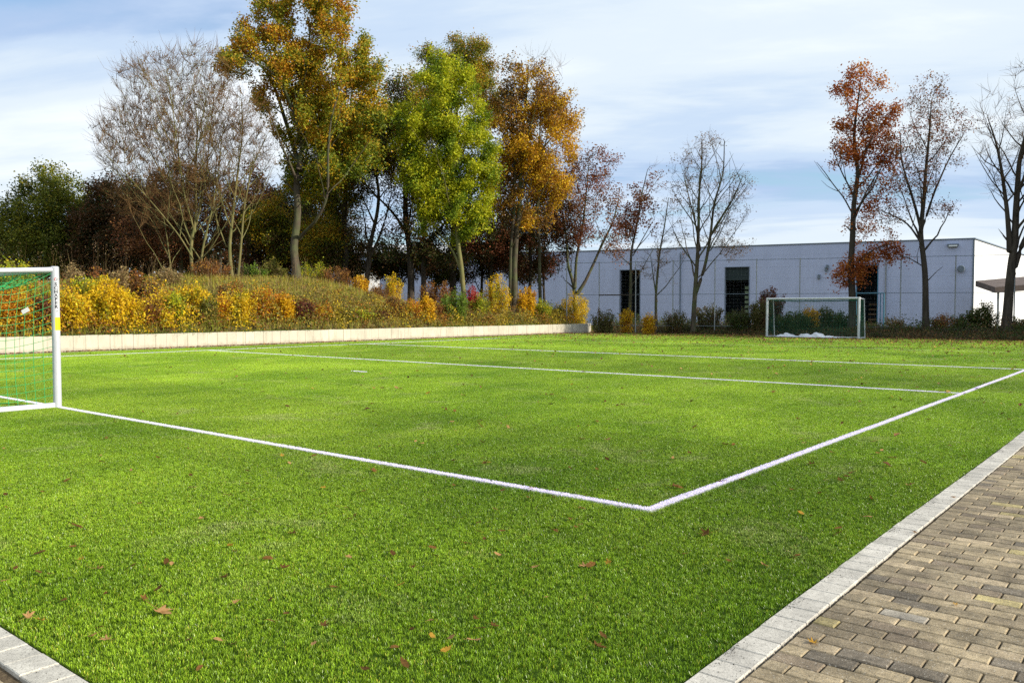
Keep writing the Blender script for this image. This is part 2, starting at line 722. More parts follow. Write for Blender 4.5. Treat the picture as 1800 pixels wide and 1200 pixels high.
# ------------------------------------------------------------------ kerb and paving
def stone_material(name, spots, bumps, wear):
    t = NT(name)
    p = t.pos()
    c = t.attr()
    g = t.noise(p, 170, 3, 0.8)
    w = t.noise(p, 5.5, 6, 0.65)
    fine = t.noise(t.map(p, (1, 1, 1)), 38, 5, 0.7)
    c = t.mix(1.0, c, t.ramp(w, [(0.3, 1.0 - wear), (0.65, 1.12)]), 'MULTIPLY')
    c = t.mix(1.0, c, t.ramp(fine, [(0.3, 1.0 - wear * 0.7), (0.7, 1.15)]), 'MULTIPLY')
    c = t.mix(t.ramp(g, [(0.36, spots), (0.47, 0.0)]), c, (0.035, 0.03, 0.025))
    c = t.mix(t.ramp(t.noise(p, 120, 2, 0.5), [(0.62, 0.0), (0.72, spots * 0.6)]), c, (0.75, 0.70, 0.60))
    d = t.noise(p, 23, 6, 0.75, 0.5)
    c = t.mix(t.ramp(d, [(0.58, 0.0), (0.75, wear)]), c, (0.06, 0.05, 0.035))
    big = t.noise(p, 1.1, 5, 0.65, 0.5)
    c = t.mix(1.0, c, t.ramp(big, [(0.35, 1.0 - wear * 0.5), (0.6, 1.06)]), 'MULTIPLY')
    return t.bsdf(c, 0.85, 0.25, normal=t.bump(t.math('ADD', g, fine), bumps, 0.004))


M_KERB = stone_material('kerb_stone', 0.7, 0.25, 0.22)
M_PAVER = stone_material('paver', 0.8, 0.7, 0.5)
KX0, KX1, KY0, KY1 = -1.43, -1.28, 1.21, 1.36


def make_paving():
    rg = np.random.default_rng(12)
    zt = -0.008
    # kerb along the right side of the turf, and along the near end
    mb = MB()
    st = 0.152
    y = KY1 - st
    while y < 44:
        tone = rg.uniform(0.88, 1.08)
        dz = rg.normal(0, 0.0012)
        dx = 0.006 * math.sin(y * 0.9) + rg.normal(0, 0.0012)
        mb.box(KX0 + dx, KX1 + dx, y + 0.0025, y + st - 0.002, -0.09, zt + dz, c=(0.54 * tone, 0.50 * tone, 0.43 * tone), bev=0.004)
        y += st
    x = KX0 - 0.001
    while x > -30:
        tone = rg.uniform(0.85, 1.1)
        dz = rg.normal(0, 0.0012)
        mb.box(x - st + 0.0025, x - 0.002, KY0 + 0.002, KY1 - 0.004, -0.09, zt + dz, c=(0.55 * tone, 0.51 * tone, 0.43 * tone), bev=0.004)
        x -= st
    tag(mb.build('kerb', M_KERB, col=True), kind='structure')
    # pavers in running bond
    mb = MB()
    L_, W_ = 0.1985, 0.0985
    pal = [((0.40, 0.31, 0.185), 9), ((0.345, 0.27, 0.165), 9), ((0.29, 0.225, 0.14), 6), ((0.25, 0.19, 0.125), 3),
           ((0.50, 0.40, 0.18), 1.8), ((0.44, 0.34, 0.21), 5), ((0.46, 0.40, 0.31), 0.6), ((0.21, 0.17, 0.12), 2)]
    pw = np.array([q[1] for q in pal], float)
    pw /= pw.sum()

    def fill(x0, x1, y0, y1):
        ny = int((y1 - y0) / W_)
        for j in range(ny):
            ya = y0 + j * W_
            xx = x0
            first = (L_ / 2) if j % 2 else L_
            wob = rg.normal(0, 0.0012)
            while xx < x1 - 0.03:
                w = first
                first = L_
                xe = min(xx + w, x1)
                c = np.array(pal[rg.choice(len(pal), p=pw)][0]) * rg.uniform(0.82, 1.16) * np.array((1.16, 1.17, 1.19))
                dz = rg.normal(0, 0.0016)
                a = rg.normal(0, 0.004)
                cx, cy = (xx + xe) / 2, ya + W_ / 2

                def M(V, a=a, cx=cx, cy=cy):
                    q = V.copy()
                    q[:, 0] = cx + (V[:, 0] - cx) * math.cos(a) - (V[:, 1] - cy) * math.sin(a)
                    q[:, 1] = cy + (V[:, 0] - cx) * math.sin(a) + (V[:, 1] - cy) * math.cos(a)
                    return q
                mb.box(xx + 0.003, xe - 0.003, ya + 0.003 + wob, ya + W_ - 0.0025 + wob, -0.06, zt - 0.001 + dz, M=M, c=c, bev=0.005)
                xx = xe
    fill(KX1 + 0.012, 2.6, 1.20, 19.0)
    fill(-7.0, 2.6, -1.6, 1.185)
    tag(mb.build('paved_path', M_PAVER, col=True), kind='structure')
    t = NT('joint_sand')
    p = t.pos()
    c = t.ramp(t.noise(p, 60, 4, 0.7), [(0.3, (0.035, 0.03, 0.018)), (0.5, (0.12, 0.085, 0.05)), (0.62, (0.16, 0.12, 0.07)), (0.75, (0.05, 0.08, 0.02))])
    m = t.bsdf(c, 0.95, 0.1, normal=t.bump(t.noise(p, 150, 2), 0.5, 0.005))
    sheet('joint_sand', -30, 2.6, -1.6, KY1 - 0.02, -0.026, m)
    sheet('joint_sand', KX0 + 0.02, 2.6, KY1 - 0.02, 44.0, -0.026, m)
    sheet('soil', -30, KX0 + 0.02, KY1 - 0.02, 44.0, -0.07, flat_material('soil', (0.02, 0.018, 0.012), 0.95, 0.1))
    # beyond the built stones the paving goes on as a plain surface
    t = NT('far_paving')
    p = t.pos()
    br = t.n('ShaderNodeTexBrick')
    t.set(br, 'Vector', p)
    br.inputs['Scale'].default_value = 1.0
    br.inputs['Brick Width'].default_value = 0.2
    br.inputs['Row Height'].default_value = 0.1
    br.inputs['Mortar Size'].default_value = 0.004
    br.inputs['Color1'].default_value = (0.30, 0.25, 0.17, 1)
    br.inputs['Color2'].default_value = (0.22, 0.18, 0.13, 1)
    br.inputs['Mortar'].default_value = (0.06, 0.045, 0.03, 1)
    m = t.bsdf(br.outputs[0], 0.9, 0.2)
    sheet('path', 2.6, 9.0, -1.6, 44, -0.012, m)


make_paving()

# strip of paving slabs between turf and retaining wall
M_STRIP = flat_material('edge_strip', (0.33, 0.29, 0.24), 0.9, 0.2, var=0.35, vscale=3, bump=0.3)
sheet('edge_strip', WALL_X, TX0, 0.0, 42.4, -0.016, M_STRIP)


# ------------------------------------------------------------------ retaining wall
def make_wall():
    t = NT('wall_concrete')
    p = t.pos()
    c = t.attr()
    c = t.mix(1.0, c, t.ramp(t.noise(p, 1.7, 5, 0.6), [(0.3, 0.88), (0.7, 1.05)]), 'MULTIPLY')
    st = t.noise(t.map(p, (1, 3.0, 0.5)), 2.6, 5, 0.65)
    c = t.mix(t.ramp(st, [(0.52, 0.0), (0.72, 0.45)]), c, (0.25, 0.21, 0.13))
    sz = t.n('ShaderNodeSeparateXYZ')
    t.set(sz, '0', p)
    spl = t.math('ADD', sz.outputs[2], t.math('MULTIPLY', t.noise(p, 5, 4, 0.7), 0.25))
    c = t.mix(t.ramp(spl, [(0.10, 0.55), (0.26, 0.0)]), c, (0.16, 0.13, 0.08))
    m = t.bsdf(c, 0.85, 0.25, normal=t.bump(t.noise(p, 60, 3), 0.15, 0.005))
    rg = np.random.default_rng(21)
    mb = MB()
    pth = []
    y = -3.0
    x = WALL_X
    while y < 42.3:
        pth.append((x, y, 0.0))
        y += 0.41
    a = 0.0
    while a < R(80):
        pth.append((x, y, a))
        x -= math.sin(a + R(5)) * 0.41
        y += math.cos(a + R(5)) * 0.41
        a += R(10)
    for k, (x, y, a) in enumerate(pth):
        tone = rg.uniform(0.94, 1.05)
        ca, sa = math.cos(a), math.sin(a)
        dx = rg.normal(0, 0.003)

        def M(V, x=x, y=y, ca=ca, sa=sa):
            q = V.copy()
            q[:, 0] = x + V[:, 0] * ca - V[:, 1] * sa
            q[:, 1] = y + V[:, 0] * sa + V[:, 1] * ca
            return q
        mb.box(-0.10 + dx, dx, 0.005, 0.405, -0.1, WALL_H + rg.normal(0, 0.004), M=M, c=np.array((0.56, 0.51, 0.40)) * tone, bev=0.006)
    o = mb.build('retaining_wall', m, col=True)
    tag(o, 'low cream concrete block wall along the far side of the pitch', 'wall')


make_wall()


# ------------------------------------------------------------------ goals
def metal_material(name, col, rough=0.3):
    t = NT(name)
    p = t.obj()
    f = t.noise(p, 8, 5, 0.6)
    c = t.mix(1.0, col, t.ramp(f, [(0.3, 0.86), (0.7, 1.03)]), 'MULTIPLY')
    d = t.noise(t.map(p, (1, 1, 0.3)), 30, 4, 0.7)
    c = t.mix(t.ramp(d, [(0.66, 0.0), (0.8, 0.35)]), c, (0.25, 0.22, 0.18))
    return t.bsdf(c, t.ramp(f, [(0.3, rough + 0.1), (0.7, rough)]), 0.5, 0.15)


M_GOAL = metal_material('goal_white', (0.60, 0.61, 0.63))
M_ALU = metal_material('aluminium', (0.62, 0.64, 0.65), 0.35)
M_NET = flat_material('net_green', (0.03, 0.42, 0.12), 0.6, 0.3, var=0.1)
M_NET_DARK = flat_material('net_dark_green', (0.012, 0.10, 0.055), 0.6, 0.3, var=0.1)
M_BLACK = flat_material('print_black', (0.012, 0.014, 0.02), 0.6, 0.3, var=0.0)
M_RED = flat_material('print_red', (0.60, 0.02, 0.02), 0.6, 0.3, var=0.0)
M_YELLOW = flat_material('tape_yellow', (0.90, 0.68, 0.01), 0.5, 0.4, var=0.05)
M_WHITE = flat_material('label_white', (0.85, 0.85, 0.82), 0.6, 0.3, var=0.05)


def oval_post(mb, x, y, z0, z1, r, n=28):
    a = np.arange(n) * 2 * PI / n
    V = []
    for z in (z0, z1 - 0.012, z1):
        k = r if z < z1 else r - 0.012
        V += [(x + k * math.cos(q), y + k * math.sin(q), z) for q in a]
    V += [(x, y, z1)]
    Q = [(l * n + j, l * n + (j + 1) % n, (l + 1) * n + (j + 1) % n, (l + 1) * n + j) for l in (0, 1) for j in range(n)]
    T = [(2 * n + j, 2 * n + (j + 1) % n, 3 * n) for j in range(n)]
    mb.add(V, Q=Q, T=T)


def net_panel(mb, f, nu, nv, r, sub=3):
    """f(u,v) -> point; strands along both directions."""
    for i in range(nu + 1):
        u = i / nu
        P = np.array([f(u, v) for v in np.linspace(0, 1, nv * sub + 1)])
        mb.tube(P, r, 4, caps=False)
    for j in range(nv + 1):
        v = j / nv
        P = np.array([f(u, v) for u in np.linspace(0, 1, nu * sub + 1)])
        mb.tube(P, r, 4, caps=False)


def make_goal(name, x_right, y_line, width, depth_top, depth_bot, away, r_post, r_bar, net_r, mesh, white, net_mat, sag, label):
    """away = -1: the frame runs towards -Y from its mouth, +1: towards +Y. Local origin = foot of the right post."""
    root = empty(name, (x_right, y_line, 0))
    tag(root, label, 'goal', 'football goals at the two ends of the pitch')
    s = away
    W, HT = width, 2.0
    posts = []
    for xx in (0, -W):
        mb = MB()
        oval_post(mb, xx, 0, -0.03, HT, r_post)
        o = mb.build('post', white, root)
        smooth_by_angle(o)
        posts.append(o)
    mb = MB()
    mb.tube([(-r_post * 0.9, 0, HT - r_bar - 0.004), (-W + r_post * 0.9, 0, HT - r_bar - 0.004)], r_bar, 20, caps=False)
    smooth_by_angle(mb.build('crossbar', white, root))
    for xx in (0, -W):
        mb = MB()
        ztop = HT - 0.05
        zr = ztop - 0.06
        mb.tube([(xx, s * r_post * 0.8, ztop), (xx, s * depth_top, zr)], 0.036, 12)
        o = mb.build('side_bar', white, root)
        smooth_by_angle(o)
        mb = MB()
        mb.tube([(xx, s * (depth_top - 0.005), zr - 0.03), (xx, s * depth_bot, 0.04)], 0.026, 10)
        o = mb.build('rear_post', white, root)
        smooth_by_angle(o)
        mb = MB()
        mb.box(xx - 0.03, xx + 0.03, min(s * r_post * 0.6, s * depth_bot), max(s * r_post * 0.6, s * depth_bot), -0.01, 0.055, bev=0.008)
        mb.build('ground_bar', white, root)
    mb = MB()
    mb.box(-W + 0.031, -0.031, s * depth_bot - 0.028, s * depth_bot + 0.028, -0.01, 0.05, bev=0.008)
    mb.build('rear_ground_bar', white, root)
    # net: two sides, top, back
    mb = MB()
    zt, zr = HT - 0.10, HT - 0.17
    nz = int(round((HT - 0.12) / mesh))
    ny = max(3, int(round(depth_bot / mesh)))
    nx = int(round(W / mesh))

    def side(xx, inward):
        def f(u, v):            # u: front to back, v: bottom to top
            d = depth_bot + (depth_top - depth_bot) * v
            y = s * (r_post * 0.9 + (d - r_post * 0.9) * u)
            z = 0.05 + (zt - 0.05 + (zr - zt) * u) * v
            z -= sag * 0.9 * math.sin(PI * min(1, u * 1.0)) * (0.35 + 0.65 * v) * (1 if v > 0 else 0)
            x = xx + inward * sag * 1.1 * math.sin(PI * u) * math.sin(PI * v) ** 0.7
            return (x, y, z)
        return f
    net_panel(mb, side(0, -1), ny, nz, net_r)
    net_panel(mb, side(-W, 1), ny, nz, net_r)

    def top(u, v):
        x = -W * u
        y = s * (r_post * 0.7 + (depth_top - r_post * 0.7) * v)
        z = zt + 0.02 + (zr - zt) * v - sag * 1.5 * math.sin(PI * v) * (abs(math.sin(PI * u)) ** 0.35) - 0.25 * sag * abs(math.sin(5 * PI * u))
        return (x, y, z)
    net_panel(mb, top, nx, ny, net_r)

    def back(u, v):
        x = -W * u
        d = depth_bot + (depth_top - depth_bot) * v
        z = 0.05 + (zr - 0.05) * v - sag * 0.4 * abs(math.sin(4 * PI * u)) * v
        y = s * (d - sag * 0.9 * math.sin(PI * v) * abs(math.sin(2 * PI * u)))
        return (x, y, z)
    net_panel(mb, back, nx, nz, net_r)
    mb.build('net', net_mat, root, smooth=True)
    return root, posts


near_goal, posts = make_goal('football_goal', -12.54, 5.04, 5.0, 1.15, 1.3, -1, 0.054, 0.045, 0.0033, 0.12, M_GOAL, M_NET, 0.19,
                             'near white goal with bright green net and a yellow band on its post')
far_goal, _ = make_goal('football_goal', -12.25, 41.35, 4.55, 0.8, 1.0, 1, 0.062, 0.05, 0.0042, 0.075, M_ALU, M_NET_DARK, 0.05,
                        'distant grey goal with thin dark green net below the trees')


def wrap_text(body, size, zc, ang, r, mat, name, parent, squash=1.0, upright=False):
    cu = bpy.data.curves.new('lettering_curve', 'FONT')
    cu.body = body
    cu.size = size
    cu.align_x = 'CENTER'
    cu.align_y = 'CENTER'
    cu.resolution_u = 4
    cu.offset = 0.0022
    tmp = bpy.data.objects.new('tmp', cu)
    COL.objects.link(tmp)
    dg = bpy.context.evaluated_depsgraph_get()
    me = bpy.data.meshes.new_from_object(tmp.evaluated_get(dg))
    bpy.data.objects.remove(tmp)
    n = len(me.vertices)
    co = np.empty(n * 3, np.float32)
    me.vertices.foreach_get('co', co)
    co = co.reshape(-1, 3)
    th = ang + co[:, 0] * squash / r
    out = np.stack([np.cos(th) * (r + 0.0012), np.sin(th) * (r + 0.0012), zc + co[:, 1]], 1)
    me.vertices.foreach_set('co', out.astype(np.float32).ravel())
    me.materials.append(mat)
    me.update()
    o = bpy.data.objects.new(name, me)
    COL.objects.link(o)
    o.parent = parent
    return o


def post_details():
    post = posts[0]
    # the camera sees the post from this angle
    ca = math.atan2(0 - 5.04, 0 + 12.54)
    ang = ca + R(10)
    for k, ch in enumerate('SCHAPER'):
        wrap_text(ch, 0.064, 1.745 - 0.0535 * k, ang, 0.054, M_BLACK, 'letter', post, 1.0)

    def ring(z0, z1, a0, a1, mat, name, rr=0.0555, wave=0.0):
        a = np.linspace(a0, a1, 16)
        V = [(rr * math.cos(q), rr * math.sin(q), z0) for q in a] + [(rr * math.cos(q), rr * math.sin(q), z1) for q in a]
        Q = [(i, i + 1, 17 + i, 16 + i) for i in range(15)]
        mesh_obj(name, V, [Q], mat, post, smooth=True)
    ring(1.09, 1.275, ang - R(20), ang + R(190), M_YELLOW, 'yellow_tape')
    # round emblem above the name
    def arc(a0, a1, mat, r0=0.014, r1=0.021):
        q = np.linspace(a0, a1, 18)
        V = []
        for rad in (r0, r1):
            for t_ in q:
                th = ang + rad * math.cos(t_) / 0.054
                V.append((0.0554 * math.cos(th), 0.0554 * math.sin(th), 1.815 + rad * math.sin(t_)))
        Q = [(i, i + 1, 19 + i, 18 + i) for i in range(17)]
        mesh_obj('emblem', V, [Q], mat, post)
    arc(R(60), R(250), M_RED)
    arc(R(-100), R(45), M_BLACK)
    ring(1.355, 1.363, ang + R(2), ang + R(18), M_BLACK, 'small_print')
    ring(1.370, 1.374, ang + R(4), ang + R(18), M_BLACK, 'small_print')
    # paper label tied in the net
    V = np.array([(-0.055, 0, -0.03), (0.055, 0, -0.03), (0.055, 0, 0.03), (-0.055, 0, 0.03)])
    a = R(28)
    c0 = np.array([-12.54 - 0.10, 5.04 - 0.36, 1.37])
    rt = np.array([CY, SY, 0])
    Q = []
    for dd in (0, 0.0015):
        for v in V:
            xx = v[0] * math.cos(a) - v[2] * math.sin(a)
            zz = v[0] * math.sin(a) + v[2] * math.cos(a)
            Q.append(c0 + rt * xx + np.array([0, 0, zz]) + np.array([SY, -CY, 0]) * dd)
    F = [(0, 1, 2, 3), (7, 6, 5, 4), (0, 4, 5, 1), (1, 5, 6, 2), (2, 6, 7, 3), (3, 7, 4, 0)]
    o = mesh_obj('net_label', np.array(Q) - np.array([-12.54, 5.04, 0]), [F], M_WHITE, near_goal)


post_details()


# ------------------------------------------------------------------ white sheet lying in the far goal
def make_sheet():
    rg = np.random.default_rng(31)
    nu, nv = 70, 20
    base = at(1355, 0)  # unused origin
    V = []
    for i in range(nu):
        for j in range(nv):
            u, v = i / (nu - 1), j / (nv - 1)
            x = -16.55 + 3.25 * u + 0.06 * math.sin(9 * v + 3 * u)
            y = 41.55 + 0.65 * v + 0.10 * math.sin(7 * u) + 0.05 * math.sin(23 * u)
            e = math.sin(PI * v) ** 0.6 * min(1, u * 7) * min(1, (1 - u) * 5)
            z = 0.012 + e * (0.13 + 0.07 * math.sin(11 * u + 1) + 0.05 * math.sin(27 * u + 4 * v) + 0.03 * math.sin(55 * u + 9 * v) + rg.normal(0, 0.008))
            V.append((x, y, max(z, 0.008)))
    a = np.array([i * nv + j for i in range(nu - 1) for j in range(nv - 1)])
    F = np.stack([a, a + nv, a + nv + 1, a + 1], 1)
    o = mesh_obj('crumpled_sheet', V, F, flat_material('tarp_white', (0.75, 0.77, 0.80), 0.6, 0.3, var=0.1), smooth=True)
    tag(o, 'crumpled white plastic sheet lying inside the distant goal', 'sheet')


make_sheet()


# ------------------------------------------------------------------ buildings
B0 = at(1709, 66.0)                       # corner of the hall
_b1 = at(1047, 79.7)
BD = (_b1 - B0) / np.linalg.norm(_b1 - B0)      # along the shaded front, towards the left
BN = np.array([BD[1], -BD[0]])
if np.dot(BN, -B0) < 0:
    BN = -BN                              # outward normal, towards the pitch
B_H = 7.0


def cladding_material(name, col, seam=1.0):
    t = NT(name)
    p = t.obj()
    sep = t.n('ShaderNodeSeparateXYZ')
    t.set(sep, '0', p)
    # panel joints every metre in height, shallow ribs
    fz = t.math('FRACT', t.math('DIVIDE', sep.outputs[2], 1.02))
    j = t.math('LESS_THAN', fz, 0.022)
    fx = t.math('FRACT', t.math('DIVIDE', sep.outputs[0], 6.0))
    jx = t.math('LESS_THAN', fx, 0.006)
    jj = t.math('MAXIMUM', j, jx)
    w = t.noise(t.map(p, (0.6, 0.6, 0.12)), 1.6, 5, 0.6)
    c = t.mix(1.0, col, t.ramp(w, [(0.3, 0.90), (0.7, 1.04)]), 'MULTIPLY')
    c = t.mix(t.math('MULTIPLY', jj, 0.14 * seam), c, (0.18, 0.19, 0.22))
    return t.bsdf(c, 0.55, 0.4, normal=t.bump(t.math('SUBTRACT', 1.0, jj), 0.4, 0.02))


M_CLAD_SHADE = cladding_material('cladding_shaded', (0.50, 0.56, 0.75))  # front wall: white cladding with its blue shade put into the colour
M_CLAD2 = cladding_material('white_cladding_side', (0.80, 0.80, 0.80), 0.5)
M_TRIM = flat_material('grey_trim', (0.16, 0.20, 0.24), 0.5, 0.4, var=0.1, vscale=2)
M_TEAL = flat_material('blue_frame', (0.05, 0.20, 0.30), 0.5, 0.4, var=0.1, vscale=2)
M_DARKHOLE = flat_material('dark_interior', (0.008, 0.012, 0.013), 0.8, 0.1, var=0.2, vscale=1)
M_STEEL = flat_material('galvanised', (0.34, 0.36, 0.37), 0.5, 0.4, 0.3, var=0.2, vscale=2)
M_ROOF = flat_material('flat_roof', (0.20, 0.20, 0.20), 0.9, 0.2, var=0.2, vscale=1)
M_LAMP = flat_material('lamp_glass', (0.85, 0.9, 0.9), 0.2, 0.6, var=0.0)


def bpx(px):
    """distance along the hall front, from its corner, at which photo column px is seen"""
    k = (px - 900) / FPX
    # B0 + s*BD = t*(ray dir)
    r = np.array([k * CY - SY, k * SY + CY])
    A = np.array([[BD[0], -r[0]], [BD[1], -r[1]]])
    s, t_ = np.linalg.solve(A, -B0)
    return s, t_


def make_hall():
    ang = math.atan2(-BD[1], -BD[0])      # local +X = towards the right corner; origin at the corner
    root = empty('warehouse', (B0[0], B0[1], 0), ang)
    tag(root, 'long low white metal clad hall behind the fence with tall dark doorways', 'building')
    # in local space: front wall runs along -X, outward normal = -Y
    Lf = 78.0
    doors = []
    for a, b, top in ((1090, 1124, 475.5), (1274.5, 1315.5, 470.5), (1505, 1541, 467)):
        s0, t0 = bpx(a)
        s1, t1 = bpx(b)
        doors.append((-s0, -s1, z_of(top, (t0 + t1) / 2)))
    mb = MB()
    x = -Lf
    for (a, b, zt) in doors:
        mb.box(x, a, 0, 0.25, -0.3, B_H)
        mb.box(a, b, 0, 0.25, zt, B_H)
        x = b
    mb.box(x, 0, 0, 0.25, -0.3, B_H)
    mb.box(-Lf, -Lf + 0.25, 0.25, 35, -0.3, B_H)
    mb.build('front_wall', M_CLAD_SHADE, root)
    # side wall, parallel to the pitch sidelines
    sd = np.array([0.0, 1.0])
    c_, s_ = math.cos(-ang), math.sin(-ang)
    sl = np.array([sd[0] * c_ - sd[1] * s_, sd[0] * s_ + sd[1] * c_])   # local direction
    nl = np.array([sl[1], -sl[0]])
    if nl[0] < 0:
        nl = -nl
    mb = MB()
    A = np.array([0.0, 0.0])
    L2 = 55
    V = []
    for z in (-0.3, B_H):
        for q in (A, A + sl * L2, A + sl * L2 - nl * 0.25, A - nl * 0.25 + np.array([0, 0.26])):
            V.append((q[0], q[1], z))
    mb.add(V, Q=[(0, 1, 5, 4), (1, 2, 6, 5), (2, 3, 7, 6), (3, 0, 4, 7), (4, 5, 6, 7)])
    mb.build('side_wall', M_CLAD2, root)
    mb = MB()
    E = A + sl * L2
    mb.add([(-Lf + 0.3, 0.3, B_H - 0.35), (-0.35, 0.3, B_H - 0.35), (E[0] - 0.3, E[1], B_H - 0.35), (-Lf + 0.3, E[1], B_H - 0.35)], Q=[(0, 1, 2, 3)])
    mb.build('roof', M_ROOF, root)
    mb = MB()
    mb.box(-Lf, 0.05, -0.05, 0.30, B_H, B_H + 0.10)
    mb.box(-0.07, 0.055, -0.055, 0.0, -0.3, B_H + 0.001)
    V = []
    for z in (B_H + 0.001, B_H + 0.10):
        for q in (A + nl * 0.05 + np.array([0.05, 0.0]), E + nl * 0.05, E - nl * 0.3, A - nl * 0.3 + np.array([0, 0.31])):
            V.append((q[0], q[1], z))
    mb.add(V, Q=[(0, 1, 5, 4), (1, 2, 6, 5), (2, 3, 7, 6), (3, 0, 4, 7), (4, 5, 6, 7)])
    mb.build('coping', M_TRIM, root)
    for k, (a, b, zt) in enumerate(doors):
        w = b - a
        mb = MB()
        mb.box(a, b, 1.8, 1.9, -0.3, zt)
        mb.box(a - 0.02, a, 0.25, 1.8, -0.3, zt)
        mb.box(b, b + 0.02, 0.25, 1.8, -0.3, zt)
        mb.box(a, b, 0.25, 1.8, zt, zt + 0.02)
        d = mb.build('doorway', M_DARKHOLE, root)
        mb = MB()
        mb.box(a - 0.06, a, -0.04, 0.10, -0.3, zt + 0.06)
        mb.box(b, b + 0.06, -0.04, 0.10, -0.3, zt + 0.06)
        mb.box(a, b, -0.04, 0.10, zt, zt + 0.06)
        mb.build('door_frame', M_TEAL if k == 2 else M_TRIM, d)
        if k == 1:      # upper dark band and pale slats of a stair seen inside
            mb = MB()
            for q in range(7):
                z = 0.7 + q * 0.42
                mb.box(b - 0.42, b - 0.06, 0.5, 0.56, z, z + 0.26)
            mb.build('stair_tread', flat_material('stair_pale', (0.20, 0.26, 0.16), 0.8, 0.2), d)
            mb = MB()
            mb.box(a + 0.01, b - 0.01, 0.12, 0.2, zt - 1.15, zt - 0.01)
            mb.build('roller_box', flat_material('shutter_dark', (0.02, 0.035, 0.035), 0.6, 0.3), d)
        if k == 2:
            mb = MB()
            for q in range(5):
                mb.box(a + 0.9, b - 0.05, 0.3 + 0.25 * q, 0.55 + 0.25 * q, 0.1 + 0.42 * q, 0.24 + 0.42 * q)
            mb.build('stair_tread', flat_material('stair_brown', (0.14, 0.09, 0.05), 0.8, 0.2), d)
    # downpipes
    for px in (1195.5, 1555.5):
        s, t_ = bpx(px)
        mb = MB()
        mb.tube([(-s, -0.10, -0.2), (-s, -0.10, B_H - 0.5), (-s, 0.0, B_H - 0.35)], 0.06, 8)
        mb.build('downpipe', M_STEEL if px > 1500 else M_TRIM, root)
    # wall lamp, round siren, small dark fittings
    s, t_ = bpx(1672)
    z = z_of(432, t_)
    mb = MB()
    mb.box(-s - 0.42, -s + 0.42, -0.30, 0.0, z + 0.02, z + 0.10)
    mb.box(-s - 0.36, -s + 0.36, -0.26, -0.02, z - 0.13, z + 0.02)
    lo = mb.build('wall_lamp', M_TRIM, root)
    mb = MB()
    mb.box(-s - 0.30, -s + 0.30, -0.29, -0.262, z - 0.11, z + 0.0)
    mb.build('lamp_glass', M_LAMP, lo)
    s, t_ = bpx(1687)
    z = z_of(473, t_)
    mb = MB()
    a = np.arange(20) * 2 * PI / 20
    mb.tube([(-s, -0.02, z), (-s, -0.22, z)], np.array([0.24, 0.17]), 16)
    mb.tube([(-s, -0.22, z), (-s, -0.33, z)], np.array([0.28, 0.24]), 16)
    mb.build('siren', M_TRIM, root)
    for px, py in ((1451, 474), (1438.5, 487), (1453, 470)):
        s, t_ = bpx(px)
        z = z_of(py, t_)
        mb = MB()
        mb.box(-s - 0.10, -s + 0.10, -0.2, 0.0, z - 0.16, z + 0.2, bev=0.03)
        mb.build('camera_box', M_TRIM, root)
    # blue tube frame by the third door
    g = empty('tube_frame', (B0[0], B0[1], 0), ang)
    tag(g, 'blue painted steel tube frame standing beside the third doorway', 'frame')
    s0, t0 = bpx(1542)
    s1, t1 = bpx(1558)
    z = z_of(516, t0)
    mb = MB()
    mb.tube([(-s0 + 0.5, -0.9, -0.1), (-s0 + 0.5, -0.9, z)], 0.05, 10)
    mb.tube([(-s0 + 0.5, -0.9, z), (-s0 - 1.6, -0.9, z)], 0.05, 10)
    mb.tube([(-s0 + 0.24, -0.9, -0.1), (-s0 + 0.24, -0.9, z)], 0.04, 10)
    mb.tube([(-s0 - 1.6, -0.9, -0.1), (-s0 - 1.6, -0.9, z)], 0.05, 10)
    mb.build('tube', M_TEAL, g)


make_hall()


def block(name, corner, ang, lx, ly, z0, z1, mat, parent):
    mb = MB()
    mb.box(0, lx, 0, ly, z0, z1)
    o = mb.build(name, mat, parent)
    return o


def make_far_building():
    q = at(600, 96)
    root = empty('office_building', (q[0], q[1], 0), YAW + R(4))
    tag(root, 'distant white building with a dark window band glimpsed between the trunks', 'building')
    M_W = cladding_material('far_white', (0.80, 0.80, 0.80), 0.4)
    mb = MB()
    mb.box(0, 16, 0, 14, -0.5, z_of(454, 96))
    w = mb.build('wall', flat_material('far_render', (0.42, 0.43, 0.50), 0.8, 0.2), root)
    mb = MB()
    mb.box(0.3, 15.7, -0.04, -0.003, z_of(456, 96), z_of(446.5, 96))
    mb.build('window_band', flat_material('far_glass', (0.02, 0.03, 0.04), 0.2, 0.6), w)
    mb = MB()
    # white sloping roof that catches the sun
    z0, z1 = z_of(446, 96), z_of(420, 96)
    V = [(-0.3, -0.5, z0), (16.3, -0.5, z0), (16.3, 9, z1), (-0.3, 9, z1), (16.3, 14, z0), (-0.3, 14, z0)]
    mb.add(V, Q=[(0, 1, 2, 3), (3, 2, 4, 5)], T=[(1, 4, 2), (0, 3, 5)])
    mb.build('roof', M_W, root)
    q = at(628, 74)
    o = empty('annex_block', (q[0], q[1], 0), YAW + R(10))  # block added in place of a sunlit patch of building
    tag(o, 'small white shed behind the trees standing in for a sunlit patch of building', 'annex')
    mb = MB()
    mb.box(0, 2.0, 0, 3, -0.3, z_of(474, 74))
    mb.build('wall', M_W, o)
    mb = MB()
    mb.box(-0.1, 2.1, -0.1, 3.1, z_of(474, 74), z_of(472.5, 74))
    mb.build('roof', M_TRIM, o)


make_far_building()


